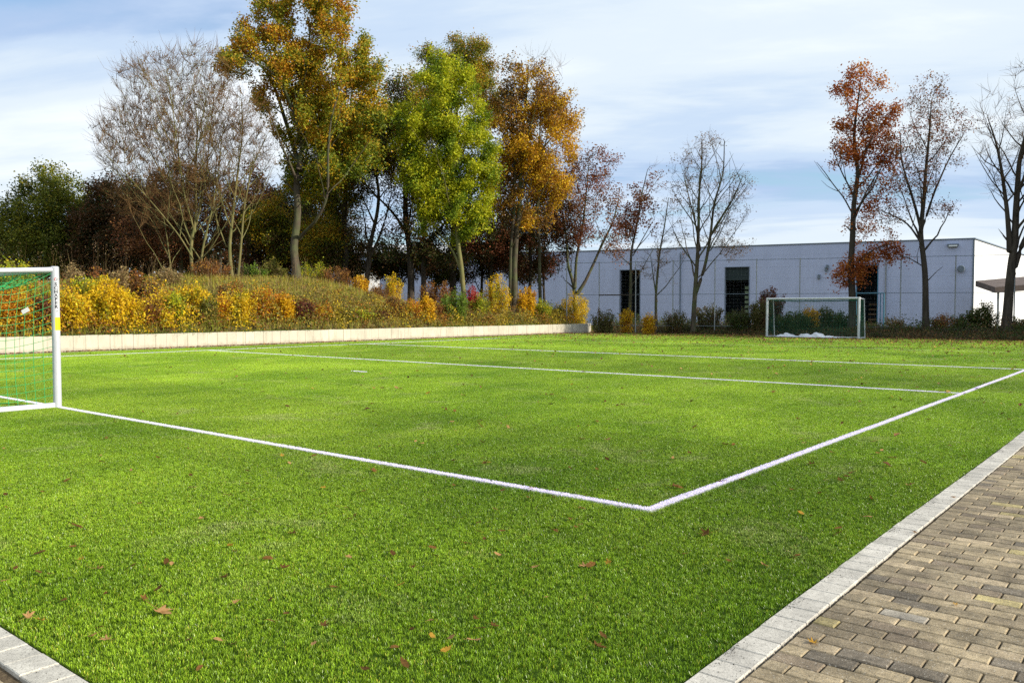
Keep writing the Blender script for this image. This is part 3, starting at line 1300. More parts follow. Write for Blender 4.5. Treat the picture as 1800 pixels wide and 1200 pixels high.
def make_canopy():
    d = 60.0
    q = at(1746, d)
    root = empty('shelter', (q[0], q[1], 0), YAW - R(12))
    tag(root, 'open shelter with a sloping brown roof beside the hall', 'shelter')
    z0, z1 = z_of(513, d), z_of(503, d)
    mb = MB()
    V = []
    for dz in (0, 0.42):
        V += [(0, -0.2, z0 - 0.1 + dz), (7, -0.2, z1 + 0.05 + dz), (7, 4, z1 + 0.7 + dz), (0, 4, z0 + 0.5 + dz)]
    mb.add(V, Q=[(3, 2, 1, 0), (4, 5, 6, 7), (0, 1, 5, 4), (1, 2, 6, 5), (2, 3, 7, 6), (3, 0, 4, 7)])
    mb.build('roof', flat_material('brown_fascia', (0.17, 0.13, 0.11), 0.8, 0.2, var=0.3, vscale=1), root)
    for xx in (0.3, 3.4, 6.6):
        mb = MB()
        mb.box(xx - 0.06, xx + 0.06, 0.0, 0.12, -0.2, z0 - 0.03 + xx * 0.07)
        mb.build('post', M_STEEL, root)


make_canopy()


# ------------------------------------------------------------------ ball fence
def make_fence():
    def loc(px):
        # line from (27,43) to (3,51.2) in view coordinates (x, depth)
        k = (px - 900) / FPX
        m = (51.2 - 43.0) / (3 - 27.0)
        d = (43.0 - m * 27.0) / (1 - m * k)
        return at(px, d), d
    pxs = [996, 1053, 1117, 1182.5, 1256, 1329, 1405, 1492, 1582, 1678, 1782, 1895, 2020]
    q0, _ = loc(pxs[0])
    root = empty('ball_fence', (q0[0], q0[1], 0))
    tag(root, 'tall grey wire fence with thin steel posts in front of the white hall', 'fence')
    HZ = 4.25
    P = []
    for i, px in enumerate(pxs):
        q, d = loc(px)
        b = Hs(q[0], q[1])
        P.append((q[0] - q0[0], q[1] - q0[1]))
        mb = MB()
        mb.tube([(P[-1][0], P[-1][1], b - 0.3), (P[-1][0], P[-1][1], HZ + 0.05)], 0.032, 8)
        mb.build('post', M_STEEL, root)
    for zz, r in ((HZ, 0.014), (2.30, 0.014), (0.45, 0.012)):
        mb = MB()
        for a, b in zip(P[:-1], P[1:]):
            mb.tube([(a[0], a[1], zz), (b[0], b[1], zz)], r, 4, caps=False)
        mb.build('rail_wire', M_TRIM, root)
    mb = MB()
    for a, b in zip(P[:-1], P[1:]):
        a, b = np.array(a), np.array(b)
        L = np.linalg.norm(b - a)
        n = int(L / 0.2)
        for i in range(n):
            q = a + (b - a) * i / n
            mb.tube([(q[0], q[1], 0.3), (q[0], q[1], HZ)], 0.0008, 3, caps=False)
        for z in np.arange(0.4, HZ, 0.2):
            mb.tube([(a[0], a[1], z), (b[0], b[1], z)], 0.0010, 3, caps=False)
    mb.build('mesh', M_STEEL, root)
    # one cross rail between the first two posts in view
    mb = MB()
    z = 2.28
    a, b = P[1], P[2]
    mb.tube([(a[0], a[1] - 0.05, z), (b[0] - 1.0 * 0, b[1] - 0.05, z)], 0.035, 8)
    mb.build('cross_rail', M_BARK_DARK, root)


make_fence()


# ------------------------------------------------------------------ trees
def frusta(P0, P1, R0, R1, D0, D1, n):
    """One tapered tube piece per edge, n sides."""
    m = len(P0)

    def ring(P, Rr, D):
        D = D / (np.linalg.norm(D, axis=1)[:, None] + 1e-9)
        ref = np.where(np.abs(D[:, 2:3]) < 0.95, np.array([[0, 0, 1.0]]), np.array([[1.0, 0, 0]]))
        U = np.cross(D, ref)
        U /= np.linalg.norm(U, axis=1)[:, None] + 1e-9
        W = np.cross(U, D)
        a = np.arange(n) * 2 * PI / n
        return P[:, None] + Rr[:, None, None] * (np.cos(a)[None, :, None] * U[:, None] + np.sin(a)[None, :, None] * W[:, None])
    V = np.concatenate([ring(P0, R0, D0), ring(P1, R1, D1)], 1).reshape(-1, 3)
    b = (np.arange(m) * 2 * n)[:, None]
    j = np.arange(n)[None, :]
    k = (j + 1) % n
    F = np.stack([b + j, b + n + j, b + n + k, b + k], -1).reshape(-1, 4)
    return V, F


def colonize(stems, att, rg, step, di, dk, iters, tropism):
    """Space colonisation. stems: list of (P (n,3), r (n)). Returns pos, parent, minimum radius, is_stem."""
    pos, par, rad, fixed = [], [], [], []
    for P, r in stems:
        first = len(pos)
        for i in range(len(P)):
            pos.append(P[i])
            if i:
                par.append(len(pos) - 2)
            elif first == 0:
                par.append(-1)
            else:
                dd = np.linalg.norm(np.array(pos[:first]) - P[0], axis=1)
                j = int(dd.argmin())
                par.append(j if dd[j] < 1.0 else -1)
            rad.append(r[i])
            fixed.append(True)
    pos = np.array(pos)
    par = np.array(par)
    rad = np.array(rad)
    fixed = np.array(fixed)
    near = np.zeros(len(att), int)
    dist = np.full(len(att), 1e9)

    def upd(idx):
        nonlocal near, dist
        for s in range(0, len(idx), 400):
            c = idx[s:s + 400]
            d = ((att[:, None, :] - pos[c][None]) ** 2).sum(-1)
            j = d.argmin(1)
            dm = d[np.arange(len(att)), j]
            b = dm < dist
            near[b] = c[j[b]]
            dist[b] = dm[b]
    upd(np.arange(len(pos)))
    for it in range(iters):
        if not len(att):
            break
        act = dist < di * di
        if not act.any():
            di *= 1.6
            continue
        nn = near[act]
        dv = att[act] - pos[nn]
        dv /= np.linalg.norm(dv, axis=1)[:, None] + 1e-9
        u, inv = np.unique(nn, return_inverse=True)
        S = np.zeros((len(u), 3))
        np.add.at(S, inv, dv)
        S /= np.linalg.norm(S, axis=1)[:, None] + 1e-9
        S += tropism + rg.normal(0, 0.12, S.shape)
        S /= np.linalg.norm(S, axis=1)[:, None] + 1e-9
        newp = pos[u] + S * step
        bad = np.zeros(len(u), bool)
        for s in range(0, len(pos), 3000):
            bad |= (((newp[:, None] - pos[None, s:s + 3000]) ** 2).sum(-1) < (0.42 * step) ** 2).any(1)
        if bad.any():
            stuck = np.isin(near, u[bad]) & (dist < di * di)
            att, near, dist = att[~stuck], near[~stuck], dist[~stuck]
            u, newp = u[~bad], newp[~bad]
            if not len(u):
                continue
        base = len(pos)
        # no doubling back on a child that already stands there
        pos2 = np.vstack([pos, newp])
        pos = pos2
        par = np.concatenate([par, u])
        rad = np.concatenate([rad, np.zeros(len(u))])
        fixed = np.concatenate([fixed, np.zeros(len(u), bool)])
        upd(np.arange(base, len(pos)))
        keep = dist > dk * dk
        att, near, dist = att[keep], near[keep], dist[keep]
        if len(pos) > 16000:
            break
    return pos, par, rad, fixed


def leaf_mesh(C, size, rg, shape=0.62, up=0.35):
    """Folded kite-shaped leaves at C."""
    n = len(C)
    N_ = rg.normal(0, 1, (n, 3))
    N_[:, 2] += up * 2
    N_ /= np.linalg.norm(N_, axis=1)[:, None]
    A = np.cross(N_, rg.normal(0, 1, (n, 3)))
    A /= np.linalg.norm(A, axis=1)[:, None] + 1e-9
    B = np.cross(N_, A)
    L = (size * rg.uniform(0.6, 1.25, n))[:, None]
    w = L * shape * 0.5
    V = np.stack([C - A * L * 0.5, C + B * w + N_ * w * 0.35 - A * L * 0.05, C + A * L * 0.5 - N_ * L * 0.08, C - B * w + N_ * w * 0.35 - A * L * 0.05], 1).reshape(-1, 3)
    F = (np.arange(n) * 4)[:, None] + np.arange(4)[None]
    return V, F


def pal_colors(n, rg, pal, clump=None):
    """pal: list of (rgb, weight). clump (n,) 0..1 biases the pick so that neighbours share a tone."""
    w = np.array([p[1] for p in pal], float)
    w /= w.sum()
    cs = np.array([p[0] for p in pal])
    u = rg.random(n) if clump is None else np.clip(clump + rg.normal(0, 0.22, n), 0, 0.9999)
    idx = np.searchsorted(np.cumsum(w), u)
    idx = np.clip(idx, 0, len(pal) - 1)
    c = cs[idx] * rg.uniform(0.72, 1.25, (n, 1))
    c *= rg.uniform(0.93, 1.07, (n, 3))
    return c


def clump_field(P, rg, scale):
    """smooth pseudo random value per point, uniform-ish in 0..1"""
    v = np.zeros(len(P))
    for k in range(5):
        d = rg.normal(0, 1, 3)
        d /= np.linalg.norm(d)
        v += np.sin(P @ d * (2 * PI / scale) * rg.uniform(0.7, 1.6) + rg.uniform(0, 6.28))
    return np.clip(0.5 + v / 5.2, 0, 1)


def make_tree(name, label, d, stems, crown, seed, bark, pal=None, leaf_n=0, leaf_size=0.12, spacing=0.62, step=0.32,
              tropism=0.12, twigs=2, twig_len=0.55, tip=0.007, depth=0.8, leaf_fn=None, spread=0.16, group=None, cat='tree',
              clump_scale=2.6, up_twig=0.5, pipe=2.25, rmax=0.12, hollow=0.0, limbs=0.7, limb_from=0.3, limb_up=0.75, limb_len=1.0, cluster=16, clump_fn=None, twig_r=0.0045):
    """stems: list of lists of (px, py, dd) + radii; crown: ellipsoids (px, py, rx, ry[, dd]) in photo pixels at depth d."""
    rg = np.random.default_rng(seed)
    mpp = d / FPX
    S3 = []
    sub = []
    base = None
    for pts, r0, r1 in stems:
        P = []
        for k, q in enumerate(pts):
            dd = d + (q[2] if len(q) > 2 else 0)
            a = at(q[0], dd)
            if k == 0 and (len(q) < 4):
                z = Hs(a[0], a[1]) - 0.15
            else:
                z = z_of(q[1], dd)
            P.append((a[0], a[1], z))
        P = np.array(P)
        # resample with a little waviness
        seg = np.linalg.norm(np.diff(P, axis=0), axis=1)
        t = np.concatenate([[0], np.cumsum(seg)])
        n = max(3, int(t[-1] / step) + 1)
        ts = np.linspace(0, t[-1], n)
        Q = np.stack([np.interp(ts, t, P[:, i]) for i in range(3)], 1)
        # smooth
        for _ in range(3):
            Q[1:-1] = 0.5 * Q[1:-1] + 0.25 * (Q[:-2] + Q[2:])
        nk = max(3, int(t[-1] / 1.6) + 1)
        w = np.stack([np.interp(ts, np.linspace(0, t[-1], nk), rg.normal(0, 0.07, nk)) for _ in range(3)], 1)
        for _ in range(2):
            w[1:-1] = 0.5 * w[1:-1] + 0.25 * (w[:-2] + w[2:])
        w *= np.clip(ts / 1.5, 0, 1)[:, None]
        Q += w
        f = ts / t[-1]
        r = r0 * (1 - f) ** 0.9 + r1 * f
        r = r * (1 + 0.35 * np.exp(-f * t[-1] / 0.35)) if (len(S3) == 0 or r0 > 0.08) else r
        S3.append((Q, r))
        if base is None:
            base = Q[0].copy()
        T_ = np.gradient(Q, axis=0)
        T_ /= np.linalg.norm(T_, axis=1)[:, None] + 1e-9
        nl = int(t[-1] * limbs)
        a0 = rg.uniform(0, 6.28)
        for q in range(nl):
            f0 = limb_from + (0.93 - limb_from) * (q + rg.random()) / nl
            i0 = int(f0 * (n - 1))
            a0 += 2.4 + rg.normal(0, 0.4)
            hd = np.array([math.cos(a0), math.sin(a0), 0])
            dr = T_[i0] * limb_up + hd * 0.75
            dr /= np.linalg.norm(dr)
            L = (0.8 + t[-1] * 0.30 * (1 - f0) + rg.random() * 1.2) * limb_len
            m_ = max(4, int(L / step))
            kk = np.linspace(0, 1, m_)[:, None]
            LP = Q[i0] + dr * L * kk + np.array([0, 0, 1.0]) * L * 0.28 * kk ** 2
            ww = np.cumsum(rg.normal(0, 0.035, (m_, 3)), 0)
            ww[0] = 0
            LP += ww
            uv = project(LP)
            ins = np.zeros(m_, bool)
            for c_ in crown:
                ins |= ((uv[:, 0] - c_[0]) / (c_[2] * 1.05)) ** 2 + ((uv[:, 1] - c_[1]) / (c_[3] * 1.05)) ** 2 < 1
            if ins.any():
                i1 = np.where(ins)[0][0]
                o_ = np.where(~ins[i1:])[0]
                cut = i1 + o_[0] if len(o_) else m_
            else:
                cut = int(1.0 / step) + 1
            if cut < 3:
                continue
            LP, kk = LP[:cut], np.linspace(0, 1, cut)[:, None]
            rl = r[i0] * rg.uniform(0.25, 0.42)
            sub.append((LP, rl * (1 - kk[:, 0]) ** 0.8 + 0.008))
    S3 += sub
    att = []
    for c in crown:
        px, py, rx, ry = c[:4]
        dd = d + (c[4] if len(c) > 4 else 0)
        q = pt(px, py, dd)
        rx, ry = rx * mpp, ry * mpp
        rz = rx * depth
        vol = 4 / 3 * PI * rx * ry * rz
        dens = c[5] if len(c) > 5 else 1.0
        n = int(vol / spacing ** 3 * dens) + 6
        s = rg.normal(0, 1, (n, 3))
        s /= np.linalg.norm(s, axis=1)[:, None]
        s *= (hollow + (1 - hollow) * rg.random(n) ** 0.40)[:, None]
        # x = across the view, y = along the view, z up
        o = np.stack([s[:, 0] * rx * CY - s[:, 1] * rz * SY, s[:, 0] * rx * SY + s[:, 1] * rz * CY, s[:, 2] * ry], 1)
        att.append(q + o)
    att = np.vstack(att)
    # knock holes in the crown so that it is not a smooth blob
    hole = clump_field(att, rg, clump_scale * 1.3)
    att = att[hole > 0.27]
    if len(att) > 6500:
        att = att[rg.choice(len(att), 6500, replace=False)]
    tr = np.array([0, 0, tropism])
    pos, par, rad, fixed = colonize(S3, att, rg, step, 3.0, spacing * 0.72, 130, tr)
    n = len(pos)
    # pipe model from tips to root (children always come after their parent, except joined stems)
    order = np.arange(n)[::-1]
    acc = np.zeros(n)
    nchild = np.bincount(par[par >= 0], minlength=n)
    for i in order:
        if acc[i] == 0:
            acc[i] = tip ** pipe
        p = par[i]
        if p >= 0 and not fixed[i]:
            acc[p] += acc[i]
    rr = acc ** (1 / pipe)
    rr = np.where(fixed, np.maximum(rad, 0), np.minimum(rr, rmax))
    for i in range(n):
        p = par[i]
        if p >= 0 and not fixed[i]:
            rr[i] = min(rr[i], rr[p] * 0.92)
    e = np.where(par >= 0)[0]
    p = par[e]
    D = pos[e] - pos[p]
    ND = np.zeros((n, 3))
    ND[e] = D / (np.linalg.norm(D, axis=1)[:, None] + 1e-9)
    ND[par < 0] = (0, 0, 1)
    # thickest child follows on from its parent's ring
    main = np.full(n, -1)
    for i in e[np.argsort(rr[e])]:
        main[par[i]] = i
    main_e = (main[p] == e)
    # blended directions give continuous rings
    BD_ = ND.copy()
    has = main >= 0
    BD_[has] += ND[main[has]]
    R0 = np.where(main_e, rr[p], np.minimum(rr[p], rr[e] * 1.25))
    D0 = np.where(main_e[:, None], BD_[p], ND[e])
    Vs, Fs, off = [], [], 0
    for lo, hi, sides in ((0.05, 9, 9), (0.016, 0.05, 5), (0, 0.016, 3)):
        sel = (rr[e] >= lo) & (rr[e] < hi)
        if sel.any():
            V, F = frusta(pos[p[sel]], pos[e[sel]], R0[sel], rr[e[sel]], D0[sel], BD_[e[sel]], sides)
            Vs.append(V)
            Fs.append(F + off)
            off += len(V)
    # twigs on every thin node
    thin = np.where((rr < 0.016) & ~fixed)[0]
    tipn = thin[nchild[thin] == 0]
    src = np.concatenate([np.repeat(thin, twigs), np.repeat(tipn, 3)]) if twigs else tipn
    m = len(src)
    tw_end = pos[thin] if len(thin) else pos[-1:]
    if m:
        dr = ND[src] * 0.9 + rg.normal(0, 0.55, (m, 3)) + np.array([0, 0, up_twig])
        dr /= np.linalg.norm(dr, axis=1)[:, None]
        L = (twig_len * rg.uniform(0.35, 1.3, m))[:, None]
        start = pos[src] - ND[src] * step * rg.random((m, 1))
        mid = start + dr * L * 0.5
        d2 = dr + rg.normal(0, 0.25, (m, 3)) + np.array([0, 0, up_twig * 0.5])
        d2 /= np.linalg.norm(d2, axis=1)[:, None]
        end = mid + d2 * L * 0.5
        r1 = np.full(m, twig_r)
        V1, F1 = frusta(start, mid, r1 * 1.2, r1, dr, dr + d2, 3)
        V2, F2 = frusta(mid, end, r1, r1 * 0.4, dr + d2, d2, 3)
        TW = (np.vstack([V1, V2]), np.vstack([F1, F2 + len(V1)]))
        tw_end = np.concatenate([end, mid])
    root = empty(name, tuple(base))
    tag(root, label, cat, group)
    V = np.vstack(Vs) - base
    mesh_obj('trunk', V, [np.vstack(Fs)], bark, root, smooth=True)
    if m:
        mesh_obj('twig_sprays', TW[0] - base, [TW[1]], M_TWIG, root)
    if leaf_n and pal:
        T = tw_end
        if leaf_fn is not None:
            # keep probability in photo coordinates
            k = project(T)
            T = T[rg.random(len(T)) < leaf_fn(k[:, 0], k[:, 1])]
        if len(T):
            if cluster:
                T = T[rg.permutation(len(T))[:max(8, int(leaf_n / cluster))]]
            per = max(1, int(leaf_n / len(T)) + 1)
            C = np.repeat(T, per, 0)
            if len(C) > leaf_n:
                # choose whole twigs rather than thinning evenly
                kk = rg.permutation(len(T))[:max(1, int(leaf_n / per))]
                C = np.repeat(T[kk], per, 0)
            C = C + rg.normal(0, spread, C.shape)
            V, F = leaf_mesh(C, leaf_size, rg)
            cl = clump_field(C, rg, clump_scale)
            if clump_fn is not None:
                k = project(C)
                cl = np.clip(cl * 0.5 + clump_fn(k[:, 0], k[:, 1]) * 0.6, 0, 1)
            col = pal_colors(len(C), rg, pal, cl)
            mesh_obj('crown', V - base, [F], M_LEAF, root, col=np.repeat(col, 4, 0))
    return root


def project(P):
    x = P[:, 0] * CY + P[:, 1] * SY
    d = -P[:, 0] * SY + P[:, 1] * CY
    return np.stack([900 + x / d * FPX, 545 - (P[:, 2] - CAM_H) / d * FPX, d], 1)


OAK = [((0.40, 0.16, 0.015), 1.6), ((0.62, 0.34, 0.018), 3.4), ((0.54, 0.38, 0.02), 3.5), ((0.30, 0.31, 0.02), 5), ((0.14, 0.19, 0.015), 4)]
OAK_GREEN = [((0.48, 0.28, 0.02), 2), ((0.32, 0.31, 0.02), 4), ((0.11, 0.15, 0.015), 4)]
ASH = [((0.42, 0.45, 0.014), 3), ((0.58, 0.56, 0.018), 3), ((0.30, 0.37, 0.014), 3), ((0.15, 0.22, 0.010), 2)]
MAPLE = [((0.62, 0.34, 0.015), 3), ((0.76, 0.50, 0.02), 3), ((0.50, 0.30, 0.02), 2), ((0.42, 0.18, 0.02), 2), ((0.22, 0.12, 0.03), 2.5), ((0.12, 0.08, 0.02), 2)]
DARKBROWN = [((0.13, 0.06, 0.02), 3), ((0.05, 0.045, 0.012), 3), ((0.14, 0.06, 0.02), 2), ((0.035, 0.045, 0.012), 3)]
DARKGREEN = [((0.05, 0.07, 0.012), 3), ((0.08, 0.10, 0.015), 3), ((0.12, 0.12, 0.015), 1.5), ((0.10, 0.06, 0.02), 1)]
OLIVE_ = [((0.12, 0.12, 0.02), 2), ((0.20, 0.13, 0.03), 2)]
RUSSET = [((0.30, 0.10, 0.04), 3), ((0.20, 0.07, 0.03), 3), ((0.40, 0.17, 0.05), 2), ((0.12, 0.05, 0.02), 2)]
RUST = [((0.30, 0.075, 0.018), 3), ((0.46, 0.14, 0.018), 3), ((0.50, 0.17, 0.015), 2), ((0.60, 0.25, 0.015), 1)]
GREEN = [((0.12, 0.145, 0.015), 3), ((0.21, 0.225, 0.02), 4), ((0.32, 0.28, 0.025), 2), ((0.05, 0.08, 0.012), 2)]
BAREBROWN = [((0.22, 0.13, 0.05), 2), ((0.14, 0.075, 0.03), 2), ((0.30, 0.17, 0.05), 1)]


def build_trees():
    G = 'trees round the pitch'
    # --- left group, behind the bank
    make_tree('green_tree', 'broad green leafy tree left of the bare trees, above the near goal', 52,
              [([(95, 470), (98, 430), (92, 380), (88, 340)], 0.22, 0.06)],
              [(85, 385, 78, 72), (40, 405, 45, 60), (135, 375, 50, 60), (108, 335, 52, 38), (20, 430, 40, 50), (90, 440, 100, 40)],
              11, M_BARK_DARK, GREEN, 42000, 0.15, tropism=0.05, group=G, spread=0.22, clump_scale=2.2)
    make_tree('green_tree', 'dark green tree cut off by the edge of the picture behind the goal net', 60,
              [([(-30, 480), (-28, 420), (-30, 370)], 0.2, 0.05)], [(-20, 420, 48, 62), (-40, 440, 50, 60)],
              12, M_BARK_DARK, DARKGREEN, 9000, 0.15, tropism=0.05, group=G, spread=0.22)
    make_tree('brown_tree', 'dark brown dense tree between the green tree and the bare pale tree', 51,
              [([(205, 480), (208, 430), (200, 380), (195, 340)], 0.2, 0.06), ([(206, 455, 0, 1), (235, 420), (262, 360)], 0.10, 0.04)],
              [(195, 390, 62, 75), (235, 420, 70, 60), (175, 440, 60, 45), (190, 340, 35, 32), (265, 370, 55, 60), (300, 430, 60, 50)],
              13, M_BARK_DARK, DARKBROWN + [((0.15, 0.07, 0.025), 3)], 52000, 0.14, tropism=0.05, group=G, spread=0.22, clump_scale=2.0)
    make_tree('brown_tree', 'russet brown tree showing through the stems of the bare pale tree', 48,
              [([(318, 480), (322, 430), (330, 380), (342, 320)], 0.14, 0.05), ([(385, 480), (390, 400), (392, 330)], 0.12, 0.05)],
              [(330, 350, 75, 62), (270, 420, 65, 50), (380, 380, 55, 80), (300, 440, 75, 32)],
              14, M_BARK_MID, DARKBROWN + RUSSET + [((0.30, 0.13, 0.04), 2)], 34000, 0.12, tropism=0.05, group=G, spread=0.22)
    for k, (px, top, w, d2, pal, lab) in enumerate((
            (455, 300, 60, 56, DARKBROWN + RUSSET, 'wine brown thin tree seen between the bare trees and the oak trunk'),
            (560, 290, 70, 57, DARKGREEN + DARKBROWN, 'shadowy green brown tree low behind the oak trunk'),
            (500, 360, 60, 53, DARKBROWN + OLIVE_, 'low olive brown tree left of the oak trunk'),
            (600, 425, 46, 54, DARKGREEN + DARKBROWN, 'low dark tree under the right side of the tall golden oak'),
            (690, 446, 46, 57, DARKBROWN + DARKGREEN, 'low dark tree beneath the gap of sky'),
            (765, 448, 50, 56, DARKGREEN + DARKBROWN, 'low dark tree behind the lime green tree'),
            (845, 390, 50, 57, DARKBROWN + DARKGREEN, 'low dark tree between the lime green and orange trees'),
            (258, 330, 66, 56, DARKBROWN, 'tall dark tree behind the left limbs of the big bare tree'),
            (905, 400, 50, 58, DARKBROWN + DARKGREEN, 'low dark tree behind the two slim orange tree trunks'))):
        mid = (top + 470) / 2
        make_tree('dark_tree', lab, d2, [([(px, 500), (px + 3, 440), (px - 2, mid), (px, top + 20)], 0.13, 0.03)],
                  [(px, mid, w, (500 - top) / 2), (px + w * .4, mid + 30, w * .7, (480 - top) / 2.4), (px - w * .5, mid + 25, w * .6, (480 - top) / 2.5)],
                  60 + k, M_BARK_DARK, pal, int(300 * w), 0.15, group=G, spread=0.24, spacing=0.75)
    # large bare tree, many pale stems fanning to the left
    make_tree('bare_tree', 'big bare tree with pale stems fanning up and left over the bank', 41,
              [([(341, 478), (339, 430), (343, 380), (348, 300), (352, 230), (345, 150)], 0.089, 0.010),
               ([(342, 440, 0, 1), (325, 390, .5), (300, 330, .8), (268, 270, 1.2), (238, 215, 1.5)], 0.051, 0.010),
               ([(341, 455, 0, 1), (315, 410, -.5), (275, 360, -1), (230, 310, -1.5), (195, 275, -2)], 0.045, 0.010),
               ([(343, 420, 0, 1), (352, 360, .5), (370, 290, .8), (378, 220, 1), (385, 150, 1)], 0.051, 0.010),
               ([(352, 478), (360, 430), (375, 370), (388, 310), (398, 240)], 0.064, 0.012),
               ([(342, 400, 0, 1), (330, 330, -.6), (318, 260, -1), (305, 180, -1.4), (300, 120, -1.5)], 0.045, 0.010),
               ([(343, 465, 0, 1), (370, 440, -.4), (395, 400, -.6), (415, 360, -.8)], 0.032, 0.010),
               ([(302, 478), (300, 440), (290, 400), (283, 375)], 0.045, 0.014)],
              [(300, 170, 90, 72), (345, 150, 75, 62), (245, 240, 70, 62), (215, 285, 45, 45), (300, 270, 100, 90), (385, 210, 50, 90), (270, 350, 75, 60), (350, 300, 70, 100)],
              15, M_BARK_PALE, BAREBROWN + [((0.24, 0.24, 0.08), 3)], 9000, 0.065, spacing=0.43, step=0.3, tropism=0.28, twigs=6, limbs=1.6, limb_from=0.15, limb_up=1.0, limb_len=1.25,
              twig_len=0.9, up_twig=0.85, group=G, spread=0.10, pipe=2.5, rmax=0.06, depth=0.7, twig_r=0.006, hollow=0.2, tip=0.008)
    make_tree('bare_tree', 'bare tree with two pale trunks just left of the tall golden oak', 42,
              [([(410, 478), (404, 440), (412, 390), (420, 320), (428, 240), (432, 180)], 0.096, 0.014),
               ([(418, 478), (426, 420), (430, 370), (446, 300), (470, 240)], 0.071, 0.014),
               ([(400, 435, 0, 1), (388, 400), (380, 350), (385, 280)], 0.039, 0.010)],
              [(430, 240, 62, 75), (455, 270, 40, 55), (410, 200, 40, 55), (420, 320, 62, 55)],
              16, M_BARK_PALE, BAREBROWN, 3000, 0.065, spacing=0.43, step=0.3, tropism=0.25, twigs=6, limbs=1.3, limb_from=0.25, limb_up=1.0, limb_len=1.1, twig_len=0.7, up_twig=0.8,
              group=G, spread=0.1, pipe=2.5, rmax=0.055, depth=0.8, twig_r=0.0055, hollow=0.2, tip=0.008)
    # tall oak
    make_tree('oak_tree', 'tallest oak with golden and green leaves and a trunk lit on one side', 43.5,
              [([(522, 478), (521, 430), (527, 360), (530, 300), (535, 220), (545, 130), (550, 50)], 0.22, 0.04),
               ([(528, 420, 0, 1), (552, 390, -1), (578, 350, -1.5), (583, 290, -1.8), (584, 210, -2), (604, 160, -2)], 0.085, 0.03),
               ([(530, 300, 0, 1), (515, 240, 1), (490, 170, 1.5), (455, 110, 2)], 0.14, 0.04),
               ([(535, 250, 0, 1), (500, 150, -1), (470, 120, -2), (430, 105, -2)], 0.10, 0.03),
               ([(533, 260, 0, 1), (570, 200, 1.5), (610, 150, 2), (640, 120, 2)], 0.12, 0.04),
               ([(528, 330, 0, 1), (500, 270, -1.5), (488, 220, -2)], 0.09, 0.03)],
              [(550, 55, 70, 62), (495, 40, 50, 42), (450, 90, 52, 45), (428, 120, 34, 32), (500, 110, 55, 50), (610, 100, 48, 55), (640, 150, 40, 45),
               (560, 140, 80, 60), (505, 200, 38, 32), (595, 215, 75, 55), (650, 210, 40, 50), (560, 265, 50, 45, 1), (620, 270, 55, 45, 1), (400, 122, 18, 12), (478, 150, 30, 24), (505, 240, 22, 20), (530, 20, 55, 30), (585, 5, 50, 30), (468, 175, 30, 20), (540, 330, 60, 40, 0.5, .5), (600, 300, 50, 35, 0, .6)],
              17, M_BARK_MID, OAK, 90000, 0.14, spacing=0.64, tropism=0.06, twigs=2, group=G, spread=0.17, cluster=22, clump_scale=2.0,
              clump_fn=lambda x, y: 0.25 + 0.55 * sstep(150, 330, y) - 0.10 * sstep(430, 520, 520 - (x - 430)) + 0.2 * sstep(600, 680, x))
    make_tree('oak_tree', 'dark shaded oak standing behind the tall golden oak', 50,
              [([(607, 490), (607, 430), (606, 350), (612, 250), (620, 160)], 0.2, 0.05), ([(607, 330, 0, 1), (580, 260), (565, 200)], 0.08, 0.03)],
              [(650, 250, 62, 60), (590, 260, 60, 60), (690, 190, 42, 55), (670, 150, 30, 30), (560, 330, 55, 50), (610, 330, 50, 35), (705, 160, 36, 40), (680, 250, 50, 60), (560, 410, 55, 38), (480, 400, 50, 50), (540, 450, 60, 22)],
              18, M_BARK_DARK, OAK_GREEN + OAK[1:] + DARKGREEN, 80000, 0.13, tropism=0.05, group=G, spread=0.22)
    make_tree('oak_tree', 'leaning dark trunk with a sparse brown crown against the sky gap', 50,
              [([(636, 492), (650, 440), (662, 390), (668, 330), (655, 270)], 0.18, 0.05),
               ([(640, 470, 0, 1), (665, 430), (678, 390), (690, 340)], 0.10, 0.03), ([(662, 400, 0, 1), (640, 350), (628, 320)], 0.06, 0.02)],
              [(660, 330, 60, 45, 0, .5), (640, 400, 55, 30, 0, .4), (700, 390, 50, 40, 0, .4), (610, 430, 50, 35, 0, .6)],
              19, M_BARK_DARK, DARKBROWN + OLIVE_, 5000, 0.13, tropism=0.1, group=G, spread=0.22, twigs=2)
    make_tree('oak_tree', 'dark trunk rising straight behind the left side of the lime green tree', 51,
              [([(722, 496), (720, 440), (714, 380), (716, 330), (705, 260), (700, 190)], 0.24, 0.06),
               ([(715, 410, 0, 1), (690, 370), (660, 340), (640, 320)], 0.09, 0.03), ([(716, 320, 0, 1), (740, 260), (755, 200)], 0.1, 0.03)],
              [(700, 200, 45, 60), (720, 260, 60, 50), (690, 290, 45, 30), (750, 230, 50, 60), (740, 330, 50, 40), (760, 400, 60, 40, 0, .6), (700, 440, 60, 20, 0, .5)],
              20, M_BARK_DARK, DARKGREEN + DARKBROWN, 18000, 0.15, tropism=0.05, group=G, spread=0.22)
    make_tree('oak_tree', 'dark forked trunk right behind the lime green tree', 51,
              [([(742, 496), (748, 450), (742, 410), (735, 370), (728, 320)], 0.2, 0.05), ([(744, 430, 0, 1), (765, 415), (790, 390), (800, 350)], 0.10, 0.03)],
              [(775, 350, 60, 60, 0, .7), (830, 400, 50, 50, 0, .6), (780, 450, 60, 25, 0, .5)],
              21, M_BARK_DARK, DARKBROWN + DARKGREEN, 8000, 0.14, tropism=0.08, group=G, spread=0.22)
